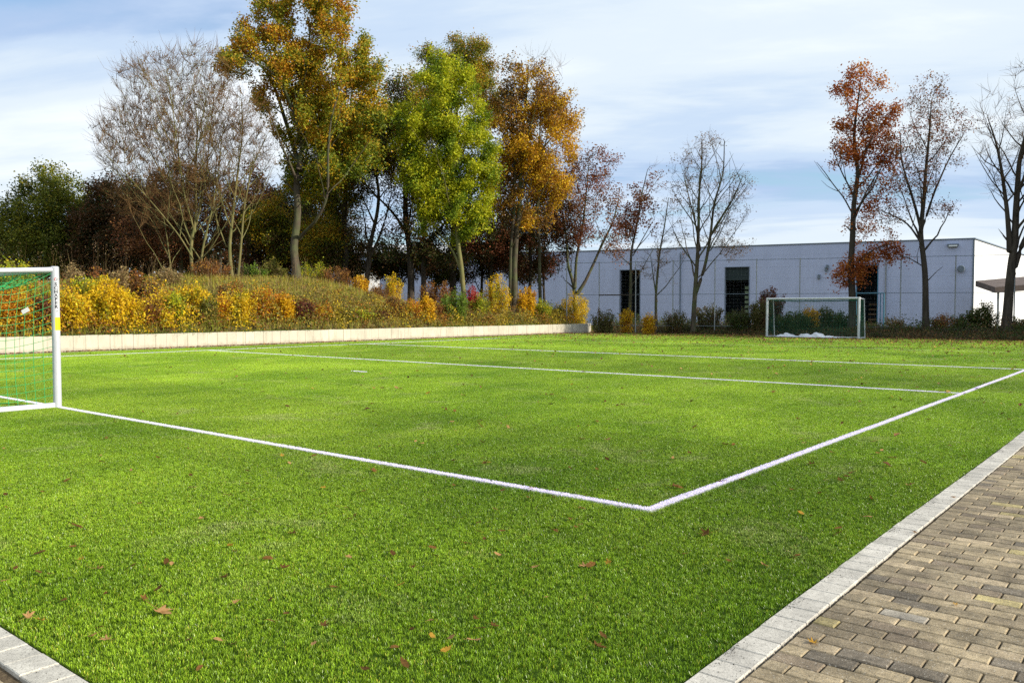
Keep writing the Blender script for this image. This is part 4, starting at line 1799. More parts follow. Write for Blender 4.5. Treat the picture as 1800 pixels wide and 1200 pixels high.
    make_tree('oak_tree', 'olive and brown oak whose top rises above the lime green tree', 55,
              [([(795, 500), (796, 400), (800, 300), (805, 200), (800, 120)], 0.25, 0.05)],
              [(800, 110, 52, 42), (842, 118, 35, 38), (758, 115, 24, 22), (792, 75, 16, 14), (820, 160, 60, 50), (860, 190, 30, 60), (740, 190, 45, 50), (846, 90, 20, 18)],
              22, M_BARK_DARK, OAK_GREEN + [((0.36, 0.20, 0.02), 3)], 46000, 0.125, tropism=0.05, group=G, spread=0.2, twigs=3)
    make_tree('ash_tree', 'bright lime green tree with a pale forked trunk at the end of the bank', 46.5,
              [([(816, 506), (812, 470), (808, 430), (806, 380), (800, 300), (795, 200), (790, 150)], 0.15, 0.04),
               ([(813, 485, 0, 1), (800, 450), (782, 425), (765, 405)], 0.08, 0.03),
               ([(808, 400, 0, 1), (830, 340, .5), (845, 270, .5)], 0.07, 0.025),
               ([(806, 380, 0, 1), (775, 310, -.5), (755, 240, -.5)], 0.07, 0.025)],
              [(790, 180, 60, 78), (740, 240, 54, 72), (724, 225, 40, 48), (800, 270, 72, 74), (843, 290, 36, 84), (765, 330, 62, 55), (815, 370, 55, 60), (770, 385, 45, 32), (775, 130, 30, 28), (850, 360, 22, 40), (735, 300, 40, 40), (830, 215, 35, 50)],
              23, M_BARK_PALE, ASH, 84000, 0.13, spacing=0.62, tropism=0.03, twigs=2, group=G, spread=0.16, cluster=20, clump_scale=1.8, up_twig=0.2)
    make_tree('maple_tree', 'orange and golden tree with two tall slim trunks beside the lime green tree', 49,
              [([(902, 525), (905, 470), (910, 400), (914, 330), (920, 240), (925, 170), (930, 120)], 0.19, 0.03),
               ([(897, 515), (897, 440), (900, 370), (905, 300), (900, 230), (905, 170)], 0.13, 0.03),
               ([(912, 350, 0, 1), (935, 300), (960, 250), (985, 230)], 0.07, 0.02), ([(908, 420, 0, 1), (930, 390), (955, 370)], 0.05, 0.02)],
              [(925, 140, 36, 42), (960, 200, 48, 52), (990, 230, 28, 35), (900, 210, 40, 60), (950, 270, 62, 45), (985, 285, 38, 35), (905, 290, 45, 45), (960, 330, 55, 30, 0, .8), (885, 350, 28, 50, 0, .6), (930, 380, 50, 30, 0, .5)],
              24, M_BARK_MID, MAPLE, 52000, 0.13, spacing=0.62, tropism=0.1, twigs=2, group=G, spread=0.17, cluster=20, clump_scale=2.2, twig_len=0.8,
              clump_fn=lambda x, y: np.clip(0.55 - 0.5 * sstep(190, 260, y) + 0.45 * sstep(300, 350, y) + 0.25 * sstep(30, 60, 930 - x + 30), 0, 1))
    make_tree('bare_tree', 'thin leafless top poking out above the orange tree', 52,
              [([(950, 520), (948, 420), (945, 300), (948, 200), (940, 120)], 0.12, 0.02), ([(946, 300, 0, 1), (965, 220), (978, 160)], 0.05, 0.015)],
              [(945, 150, 50, 62), (975, 190, 36, 45)], 33, M_BARK_MID, BAREBROWN, 200, 0.06, spacing=0.6, tropism=0.3, twigs=2,
              twig_len=0.9, up_twig=0.9, group=G, rmax=0.03)
    make_tree('brown_tree', 'dark brown understorey tree behind the orange tree', 54,
              [([(930, 520), (932, 440), (935, 380), (945, 320)], 0.13, 0.04), ([(958, 525), (955, 450), (962, 380)], 0.1, 0.03), ([(862, 500), (866, 420), (868, 330)], 0.15, 0.04)],
              [(950, 370, 62, 60), (900, 420, 60, 50), (965, 440, 50, 45), (870, 330, 30, 60), (930, 300, 40, 30), (865, 430, 45, 40), (930, 470, 60, 24)],
              25, M_BARK_DARK, DARKBROWN + RUSSET[:2], 36000, 0.14, tropism=0.06, group=G, spread=0.22)
    make_tree('maple_tree', 'reddish brown tree with a low V shaped fork at the corner of the wall', 53.5,
              [([(1018, 535), (1012, 505), (995, 470), (992, 420), (985, 370)], 0.14, 0.04),
               ([(1016, 515, 0, 1), (1040, 480), (1058, 440), (1075, 390), (1085, 350)], 0.11, 0.03),
               ([(1010, 505, 0, 1), (1015, 450), (1022, 390), (1030, 330), (1035, 290)], 0.10, 0.03)],
              [(1035, 310, 40, 42), (1060, 290, 24, 20), (1000, 340, 42, 45), (1065, 350, 32, 40), (1010, 400, 50, 38, 0, .8), (1080, 410, 32, 32), (1090, 440, 20, 28), (975, 390, 28, 45)],
              26, M_BARK_MID, RUSSET + [((0.22, 0.10, 0.035), 2)], 13000, 0.13, spacing=0.52, tropism=0.1, twigs=2, group=G, spread=0.2)
    make_tree('maple_tree', 'thin leaning tree with clusters of reddish leaves in front of the first doorway', 50.5,
              [([(1104, 548), (1108, 500), (1110, 450), (1118, 400), (1127, 350), (1137, 300)], 0.11, 0.02),
               ([(1112, 450, 0, 1), (1130, 420), (1150, 385)], 0.04, 0.015)],
              [(1130, 350, 26, 32), (1110, 400, 25, 35), (1148, 320, 22, 38), (1135, 410, 30, 26, 0, .6)],
              27, M_BARK_MID, RUSSET, 2600, 0.14, spacing=0.55, tropism=0.2, twigs=3, twig_len=0.6, group=G, spread=0.18,
              leaf_fn=lambda x, y: np.where(x < 1148, 0.8, 0.1) * np.where(y > 325, 1, 0.1))
    make_tree('bare_tree', 'small wiry bare tree between the thin red tree and the large bare tree', 50,
              [([(1155, 552), (1153, 510), (1158, 460), (1165, 400), (1172, 350)], 0.10, 0.02), ([(1155, 530, 0, 1), (1148, 490), (1146, 450)], 0.05, 0.015)],
              [(1178, 380, 26, 36), (1150, 470, 32, 28), (1175, 440, 32, 30)],
              28, M_BARK_MID, BAREBROWN, 500, 0.10, spacing=0.42, tropism=0.2, twigs=3, twig_len=0.65, group=G, spread=0.15, rmax=0.03)
    make_tree('bare_tree', 'large nearly bare tree with two dark trunks before the second doorway', 48.5,
              [([(1218, 555), (1222, 510), (1226, 460), (1228, 400), (1230, 320), (1232, 250)], 0.155, 0.02),
               ([(1221, 520, 0, 1), (1238, 470, -.3), (1250, 410, -.5), (1262, 330, -.6), (1272, 250, -.8)], 0.105, 0.02),
               ([(1230, 440, 0, 1), (1215, 380, .6), (1200, 310, .8)], 0.06, 0.02),
               ([(1250, 410, -.5, 1), (1280, 360, -1), (1300, 310, -1.2)], 0.06, 0.02)],
              [(1240, 290, 48, 55), (1275, 330, 42, 60), (1205, 330, 32, 55), (1290, 390, 34, 40), (1240, 400, 60, 35), (1285, 440, 34, 22), (1180, 400, 18, 34)],
              29, M_BARK_MID, BAREBROWN + [((0.24, 0.14, 0.04), 2)], 3600, 0.09, limbs=1.5, limb_from=0.25, limb_up=0.9, limb_len=1.1, spacing=0.46, tropism=0.2, twigs=3, twig_len=0.65, up_twig=0.6,
              group=G, spread=0.14, pipe=2.45, rmax=0.05, hollow=0.2,
              leaf_fn=lambda x, y: 0.3 + 0.6 * sstep(390, 440, y))
    make_tree('maple_tree', 'tall slim tree with rust and orange leaves rising behind the far goal', 45.0,
              [([(1496, 562), (1496, 500), (1496, 430), (1498, 350), (1499, 280), (1495, 200), (1505, 140)], 0.21, 0.03),
               ([(1497, 380, 0, 1), (1480, 350), (1455, 325), (1440, 302), (1427, 290)], 0.045, 0.015),
               ([(1498, 350, 0, 1), (1475, 300), (1455, 262)], 0.05, 0.015),
               ([(1498, 330, 0, 1), (1520, 270, .5), (1545, 210, .8)], 0.07, 0.02),
               ([(1498, 390, 0, 1), (1520, 340, -.6), (1540, 300, -.8)], 0.06, 0.02),
               ([(1496, 470, 0, 1), (1530, 440, -.5), (1565, 430, -.8)], 0.05, 0.015)],
              [(1505, 150, 30, 32), (1478, 165, 20, 22), (1545, 200, 26, 40), (1500, 220, 42, 35), (1530, 270, 45, 40, 0, .8), (1480, 275, 28, 30, 0, .7), (1560, 300, 30, 40, 0, .7), (1530, 340, 40, 35, 0, .6),
               (1462, 285, 14, 16, 0, .6), (1500, 450, 44, 18), (1555, 452, 32, 14), (1495, 485, 34, 24), (1520, 395, 40, 20, 0, .3)],
              30, M_BARK_DARK, RUST, 17000, 0.13, spacing=0.46, tropism=0.15, twigs=2, group=G, spread=0.16, clump_scale=1.6, twig_len=0.5,
              clump_fn=lambda x, y: np.clip(0.25 + 0.9 * (1 - sstep(120, 230, y)) * sstep(1490, 1510, x) - 0.2 * sstep(420, 440, y), 0, 1),
              leaf_fn=lambda x, y: np.clip(1.0 - 0.55 * sstep(240, 330, y) + 0.8 * sstep(415, 435, y), 0, 1))
    make_tree('maple_tree', 'spreading tree with sparse brown leaves next to the hall corner', 43.5,
              [([(1628, 570), (1625, 510), (1620, 460), (1616, 400), (1620, 320), (1625, 240), (1630, 180)], 0.18, 0.025),
               ([(1618, 430, 0, 1), (1590, 395, .4), (1560, 380, .8), (1530, 365, 1)], 0.06, 0.015),
               ([(1617, 410, 0, 1), (1600, 350), (1580, 290), (1575, 230)], 0.08, 0.02),
               ([(1618, 400, 0, 1), (1640, 340), (1660, 280), (1685, 240)], 0.07, 0.02),
               ([(1622, 470, 0, 1), (1600, 455), (1575, 450)], 0.035, 0.012), ([(1624, 500, 0, 1), (1640, 480), (1652, 470)], 0.03, 0.012)],
              [(1625, 200, 42, 55), (1655, 240, 42, 50), (1590, 250, 36, 60), (1640, 310, 48, 40), (1590, 340, 42, 40), (1645, 360, 30, 26, 0, .7), (1560, 380, 34, 24, 0, .7), (1690, 240, 14, 24)],
              31, M_BARK_DARK, RUSSET[1:] + BAREBROWN + RUST[:1], 6500, 0.10, spacing=0.44, tropism=0.15, twigs=3, group=G, spread=0.16, twig_len=0.55, pipe=2.45, rmax=0.05)
    make_tree('bare_tree', 'thick dark bare tree at the far right in front of the sunlit hall side', 41.5,
              [([(1768, 580), (1770, 520), (1777, 450), (1780, 380), (1788, 300), (1796, 220), (1800, 160)], 0.24, 0.04),
               ([(1772, 440, 0, 1), (1768, 370), (1760, 310), (1745, 255), (1725, 215)], 0.13, 0.025),
               ([(1775, 490, 0, 1), (1800, 420), (1825, 350), (1850, 270)], 0.14, 0.03),
               ([(1768, 370, 0, 1), (1735, 300, -.4), (1715, 280, -.6)], 0.03, 0.012),
               ([(1782, 350, 0, 1), (1810, 280), (1830, 200)], 0.08, 0.02)],
              [(1760, 210, 58, 60), (1790, 170, 50, 50), (1740, 260, 38, 40), (1830, 230, 60, 90), (1780, 290, 60, 60), (1716, 210, 16, 30)],
              32, M_BARK_DARK, BAREBROWN, 300, 0.08, limbs=1.3, limb_up=0.8, limb_len=1.1, spacing=0.54, tropism=0.22, twigs=3, twig_len=0.8, up_twig=0.5, group=G, spread=0.14, pipe=2.5, rmax=0.05, hollow=0.3, twig_r=0.0055)

    # the row goes on beyond the picture; these shade the far edge of the pitch
    for k, (px, d, top, lab) in enumerate(((1985, 40, 190, 'brown leaved tree next in the row after the thick dark bare tree'),
                                           (2200, 37.5, 130, 'tall brown leaved tree, second after the thick dark bare tree'),
                                           (2480, 34, 60, 'broad brown leaved tree ending the row beyond the pitch'))):
        make_tree('maple_tree', lab, d, [([(px, 580), (px + 4, 480), (px - 4, 380), (px + 6, (top + 400) / 2), (px, top)], 0.2, 0.03)],
                  [(px, (top + 470) / 2, 150, (500 - top) / 2), (px + 30, 440, 150, 90)], 40 + k, M_BARK_DARK, RUSSET + BAREBROWN, 60000, 0.19,
                  spacing=0.8, group=G, spread=0.2)


build_trees()


# ------------------------------------------------------------------ shrubs and undergrowth
def shrub_parts(rg, n_stem, height, width, leaf_n, leaf_size, pal, lean=1.0, low=0.12, spread=0.07, clump=1.2, twig=0.22):
    """Stems arching up from the base with leaves along them. Local coordinates."""
    az = rg.uniform(0, 2 * PI, n_stem)
    rad = width / 2 * np.sqrt(rg.random(n_stem)) * lean
    hh = height * rg.uniform(0.62, 1.0, n_stem) * (1 - 0.32 * (rad / (width / 2 + 1e-6)) ** 2)
    bx = np.cos(az) * rad * 0.6
    by = np.sin(az) * rad * 0.6
    tx, ty = np.cos(az) * rad, np.sin(az) * rad
    k = np.linspace(0, 1, 7)
    mb = MB()
    T = []
    for i in range(n_stem):
        wob = rg.normal(0, 0.02 * height, (7, 2))
        wob[0] = 0
        P = np.stack([bx[i] + (tx[i] - bx[i]) * k ** 1.5 + wob[:, 0], by[i] + (ty[i] - by[i]) * k ** 1.5 + wob[:, 1], -0.1 + (hh[i] + 0.1) * k], 1)
        mb.tube(P, np.linspace(0.011, 0.003, 7) * (0.7 + height * 0.25), 4, caps=False)
        m = max(2, int(leaf_n / n_stem))
        u = rg.uniform(low, 1.0, m) ** 0.85
        C = np.stack([np.interp(u, k, P[:, j]) for j in range(3)], 1)
        ta = rg.uniform(0, 2 * PI, m)
        tl = twig * (1.15 - u) * rg.random(m)
        C += np.stack([np.cos(ta) * tl, np.sin(ta) * tl, tl * 0.5], 1) + rg.normal(0, spread, C.shape)
        T.append(C)
        # a few side twigs
        for j in range(2):
            q = rg.uniform(0.3, 0.9)
            c = np.array([np.interp(q, k, P[:, a]) for a in range(3)])
            a = rg.uniform(0, 2 * PI)
            e = c + np.array([math.cos(a) * twig, math.sin(a) * twig, twig * 1.3])
            mb.tube([c, (c + e) / 2 + rg.normal(0, 0.01, 3), e], 0.003, 3, caps=False)
    C = np.vstack(T)
    C[:, 2] = np.maximum(C[:, 2], 0.03)
    V, F = leaf_mesh(C, leaf_size, rg, 0.66)
    col = pal_colors(len(C), rg, pal, clump_field(C, rg, clump))
    return mb, V, F, np.repeat(col, 4, 0)


YEL = [((0.72, 0.48, 0.012), 4), ((0.82, 0.60, 0.02), 3), ((0.58, 0.42, 0.02), 2), ((0.34, 0.34, 0.02), 1.5)]
YGR = [((0.46, 0.46, 0.02), 3), ((0.30, 0.36, 0.02), 3), ((0.62, 0.50, 0.02), 2), ((0.18, 0.24, 0.02), 1)]
ORA = [((0.60, 0.24, 0.015), 3), ((0.66, 0.34, 0.015), 3), ((0.48, 0.14, 0.015), 2), ((0.60, 0.44, 0.02), 1)]
RSB = [((0.30, 0.12, 0.03), 3), ((0.20, 0.08, 0.025), 3), ((0.44, 0.22, 0.03), 2), ((0.13, 0.06, 0.02), 2)]
MAR = [((0.16, 0.045, 0.025), 3), ((0.10, 0.035, 0.02), 3), ((0.24, 0.09, 0.03), 1)]
OLV = [((0.22, 0.20, 0.03), 3), ((0.14, 0.15, 0.02), 3), ((0.34, 0.28, 0.04), 2)]
GRN = [((0.12, 0.20, 0.02), 3), ((0.20, 0.30, 0.025), 3), ((0.07, 0.12, 0.015), 2)]
RED = [((0.48, 0.03, 0.04), 3), ((0.34, 0.02, 0.03), 2), ((0.55, 0.10, 0.06), 1)]
GOLD = [((0.68, 0.40, 0.012), 3), ((0.74, 0.48, 0.015), 3), ((0.56, 0.28, 0.015), 2)]
TAN = [((0.34, 0.24, 0.10), 3), ((0.26, 0.17, 0.07), 3), ((0.42, 0.32, 0.13), 1)]
DGR = [((0.055, 0.085, 0.014), 4), ((0.09, 0.11, 0.02), 3), ((0.035, 0.05, 0.012), 2), ((0.14, 0.12, 0.03), 1)]
DOL = [((0.13, 0.12, 0.03), 3), ((0.08, 0.09, 0.02), 3), ((0.16, 0.09, 0.03), 2)]
PALN = dict(Y=YEL, G=YGR, O=ORA, B=RSB, M=MAR, L=OLV, N=GRN, R=RED, D=GOLD, T=TAN)
KIND = dict(Y='yellow_shrub', G='green_shrub', O='orange_shrub', B='brown_shrub', M='brown_shrub', L='green_shrub', N='green_shrub',
            R='red_shrub', D='yellow_shrub', T='dry_shrub')


def wall_depth(px, back):
    k = (px - 900) / FPX
    r = k * CY - SY
    return (WALL_X - back) / r


def put_shrub(seed, px, back, top, wpx, pal, label, dens=1.0, d=None, n_stem=None, leaf=0.085, low=0.02, stem_mat=None, lean=1.0):
    rg = np.random.default_rng(1000 + seed)
    if d is None:
        d = wall_depth(px, back)
    q = at(px, d)
    b = Hs(q[0], q[1])
    h = max(0.35, z_of(top, d) - b)
    w = wpx * d / FPX * 1.25
    ns = n_stem or int(10 + 16 * w)
    ln = int(dens * 2000 * (0.35 + w * h * 0.75))
    # below the far trees, their shade is put into darker leaf palettes
    pl = {'N': DGR, 'L': DOL}.get(pal, PALN[pal]) if top > 515 and back == 0 else PALN[pal]
    mb, V, F, col = shrub_parts(rg, ns, h, w, ln, leaf, pl, low=low, lean=lean)
    root = empty(KIND[pal], (q[0], q[1], b))
    tag(root, label, 'shrub', 'shrubs on the bank and at the pitch end')
    mb.build('stem', stem_mat or M_STEM, root)
    mesh_obj('foliage', V, [F], M_LEAF, root, col=col)


SHRUBS = [
    # px, back, top, width px, palette, label, density, d
    (-30, 1.0, 500, 60, 'Y', 'yellow shrub cut by the picture edge behind the goal net', 1.0, None),
    (22, 0.9, 503, 60, 'O', 'orange and yellow shrub behind the middle of the near goal net', 1.1, None),
    (68, 0.8, 508, 42, 'M', 'dark wine brown shrub behind the net beside the near goal post', .8, None),
    (60, 2.6, 496, 50, 'G', 'yellow green shrub under the near goal crossbar', .9, None),
    (122, 0.8, 490, 52, 'Y', 'yellow shrub directly right of the near goal post', 1.2, None),
    (150, 2.2, 480, 46, 'G', 'yellow green bush rising behind the shrub at the near goal post', 1.1, None),
    (184, 0.9, 478, 66, 'Y', 'widest bright yellow shrub on the wall right of the near goal', 1.4, None),
    (228, 1.0, 506, 44, 'Y', 'lower yellow shrub sloping down beside the widest yellow one', 1.2, None),
    (262, 0.9, 522, 40, 'B', 'brown leafless looking shrub where the wall top grass begins', .9, None),
    (290, 0.55, 546, 18, 'Y', 'small narrow yellow shrub leaning over the wall edge grass', 1.5, None),
    (306, 0.9, 510, 30, 'G', 'yellow green shrub beside the small narrow yellow one', 1.0, None),
    (338, 1.6, 492, 52, 'Y', 'tall yellow shrub below the big bare tree', 1.3, None),
    (366, 0.9, 518, 36, 'L', 'olive brown shrub between the tall yellow and the orange shrub', .9, None),
    (390, 1.2, 516, 26, 'O', 'small orange shrub below the twin trunked bare tree', 1.1, None),
    (424, 1.0, 504, 44, 'Y', 'golden shrub halfway along the near part of the bank', 1.2, None),
    (462, 1.3, 500, 46, 'O', 'bright orange shrub, the tallest orange one on the bank', 1.2, None),
    (500, 0.8, 510, 32, 'D', 'golden yellow shrub below the oak trunk with large leaves', 1.2, None),
    (528, 1.0, 522, 42, 'M', 'reddish brown bushy shrub right of the golden one under the oak', 1.1, None),
    (565, 1.0, 528, 36, 'O', 'low orange brown shrub at the foot of the grassy mound', 1.0, None),
    (598, 1.0, 536, 42, 'L', 'olive shrub below the slope of the mound', .9, None),
    (632, 0.9, 538, 42, 'G', 'light green shrub with pale bare stems at its base', .7, None),
    (664, 1.0, 545, 32, 'M', 'low dark brown shrub on the wall left of the rust coloured one', 1.0, None),
    (690, 1.2, 520, 38, 'B', 'rust coloured shrub in the middle of the wall', 1.0, None),
    (722, 0.9, 526, 34, 'O', 'orange yellow shrub left of the brightest upright one', 1.1, None),
    (752, 0.7, 516, 26, 'D', 'brightest golden upright shrub with big leaves', 1.5, None),
    (772, 1.2, 528, 26, 'B', 'narrow brown shrub between the golden upright and the green shrub', .9, None),
    (800, 0.9, 502, 44, 'N', 'green shrub with many pale stems below the lime green tree', .9, None),
    (828, 2.2, 500, 26, 'R', 'magenta red shrub beside the trunk of the lime green tree', 1.3, None),
    (846, 1.4, 512, 28, 'G', 'yellow green shrub right of the red one', .9, None),
    (872, 2.4, 478, 42, 'Y', 'tall open yellow shrub left of the orange tree trunks', .8, None),
    (925, 1.6, 500, 30, 'D', 'gold shrub right of the orange tree trunks', 1.4, None),
    (950, 1.2, 524, 34, 'G', 'low lime yellow shrub near the far part of the wall', 1.2, None),
    (1008, 1.8, 506, 46, 'Y', 'thin yellow shrub around the fork of the reddish tree', .8, None),
    (970, 2.6, 530, 40, 'L', 'olive shrub before the curved end of the wall', .8, None),
    # further back on the bank
    (25, 5.0, 452, 60, 'G', 'yellow green bush showing above the near goal crossbar', 1.0, None),
    (448, 9.0, 462, 40, 'N', 'fresh green bush at the foot of the twin trunked bare tree', 1.0, None),
    (550, 9.5, 450, 42, 'G', 'green yellow bush right of the oak trunk', .8, None),
    (480, 9.0, 452, 46, 'L', 'tangled olive bush between the bare tree and the oak trunk', .7, None),
    (634, 6.0, 484, 24, 'D', 'small gold shrub beyond the end of the mound', 1.2, None),
    (692, 6.0, 474, 26, 'Y', 'narrow yellow sapling standing before the dark trunks', .9, None),
    (668, 4.0, 500, 30, 'B', 'brown weedy shrub behind the wall between gold saplings', .7, None),
    (300, 6.0, 470, 40, 'T', 'pale dry shrub with fluffy seed heads under the brown tree', .9, None),
    (370, 8.0, 455, 60, 'B', 'rusty tangle of twigs round the base of the big bare tree', .8, None),
    (590, 8.0, 462, 50, 'B', 'brown shrub in the shade behind the oak', .8, None),
    (770, 5.0, 488, 50, 'B', 'red brown weedy shrub behind the green one', .8, None),
    (136, 2.8, 455, 26, 'T', 'tall plume of dry pinkish seed heads behind the near goal post', .8, None),
    (172, 3.0, 462, 24, 'B', 'brown dry stalks rising behind the widest yellow shrub', .8, None),
    (212, 2.8, 460, 28, 'T', 'dry tan plume between the widest yellow shrub and the dark tree', .8, None),
    (240, 3.2, 468, 28, 'B', 'rusty dry stalks behind the lower yellow shrub', .8, None),
    (268, 2.6, 480, 26, 'T', 'short tan plume left of the fluffy dry shrub', .8, None),
    (402, 3.0, 492, 40, 'B', 'brown weedy shrub behind the small orange one', .8, None),
    # pitch end
    (1060, 0, 538, 32, 'L', 'sparse olive shrub beside the end of the wall', .5, 50.0),
    (1140, 0, 546, 15, 'D', 'small gold shrub at the pitch end before the fence', 1.0, 47.5),
    (1102, 0, 535, 18, 'D', 'yellow sapling at the foot of the thin leaning tree', .6, 50.0),
    (1188, 0, 540, 44, 'L', 'grey green shrub left of the large bare tree', .45, 49.0),
    (1245, 0, 528, 40, 'L', 'rounded olive shrub right of the large bare tree', .6, 49.5),
    (1300, 0, 542, 44, 'N', 'dark green shrub below the second doorway', .7, 48.0),
    (1352, 0, 498, 42, 'M', 'dark red leafed shrub beside the left post of the far goal', 1.0, 48.0),
    (1336, 0, 520, 36, 'L', 'olive shrub in front of the dark red one', .8, 47.0),
    (1427, 0, 534, 20, 'D', 'golden green shrub seen through the far goal net', .9, 46.5),
    (1450, 0, 535, 30, 'L', 'dull olive shrub seen through the right half of the far goal', .6, 46.5),
    (1395, 0, 545, 60, 'N', 'broad dark green shrub seen through the far goal net', .9, 46.0),
    (1480, 0, 545, 44, 'N', 'low green shrub behind the right post of the far goal', .8, 46.0),
    (1570, 0, 556, 30, 'T', 'thin dry shrub right of the far goal', .4, 45.0),
    (1655, 0, 550, 36, 'B', 'brown twiggy shrub right of the spreading brown tree', .45, 44.0),
    (1690, 0, 554, 30, 'N', 'low dark green shrub at the hall corner', .8, 43.5),
    (1728, 0, 528, 42, 'N', 'dark glossy green shrub against the sunlit hall side', .9, 43.0),
    (1790, 0, 556, 36, 'L', 'small olive shrub beyond the thick bare tree', .6, 42.5),
]
for _i, _s in enumerate(SHRUBS):
    px, back, top, w, pal, lab, dens, dd = _s
    big = 0.11 if pal == 'D' else 0.09
    put_shrub(_i, px, back, top, w, pal, lab, dens, d=dd, leaf=big if dd is None else 0.10,
              stem_mat=M_BARK_PALE if 'pale' in lab else None)


def grass_tufts(rg, X, Y, Z, h, w, n_per, lean, pal, jit=0.06):
    n = len(X)
    X, Y, Z = (np.repeat(v, n_per) for v in (X, Y, Z))
    m = len(X)
    X = X + rg.normal(0, jit, m)
    Y = Y + rg.normal(0, jit, m)
    hh = np.repeat(np.broadcast_to(h, n), n_per) * rg.uniform(0.5, 1.1, m)
    az = rg.uniform(0, 2 * PI, m)
    ln = rg.gamma(2, lean / 2, m)
    dx, dy = np.cos(az) * ln * hh, np.sin(az) * ln * hh
    fa = az + PI / 2
    ww = w * rg.uniform(0.6, 1.3, m)
    wx, wy = np.cos(fa) * ww / 2, np.sin(fa) * ww / 2
    P = []
    for f, b, k in ((0, 0, 1), (0.6, 0.36, 0.85), (1.0, 1.0, 0.2)):
        cx, cy, cz = X + dx * b, Y + dy * b, Z - 0.03 + hh * f * (1 - 0.3 * np.minimum(ln, 1) * b)
        P += [np.stack([cx - wx * k, cy - wy * k, cz], 1), np.stack([cx + wx * k, cy + wy * k, cz], 1)]
    V = np.stack(P, 1).reshape(-1, 3)
    b = np.arange(m) * 6
    F = np.vstack([np.stack([b, b + 1, b + 3, b + 2], 1), np.stack([b + 2, b + 3, b + 5, b + 4], 1)])
    col = np.repeat(pal_colors(m, rg, pal), 6, 0)
    return V, F, col


def join(parts):
    V, F, C, off = [], [], [], 0
    for v, f, c in parts:
        V.append(v)
        F.append(f + off)
        C.append(c)
        off += len(v)
    return np.vstack(V), np.vstack(F), np.vstack(C)


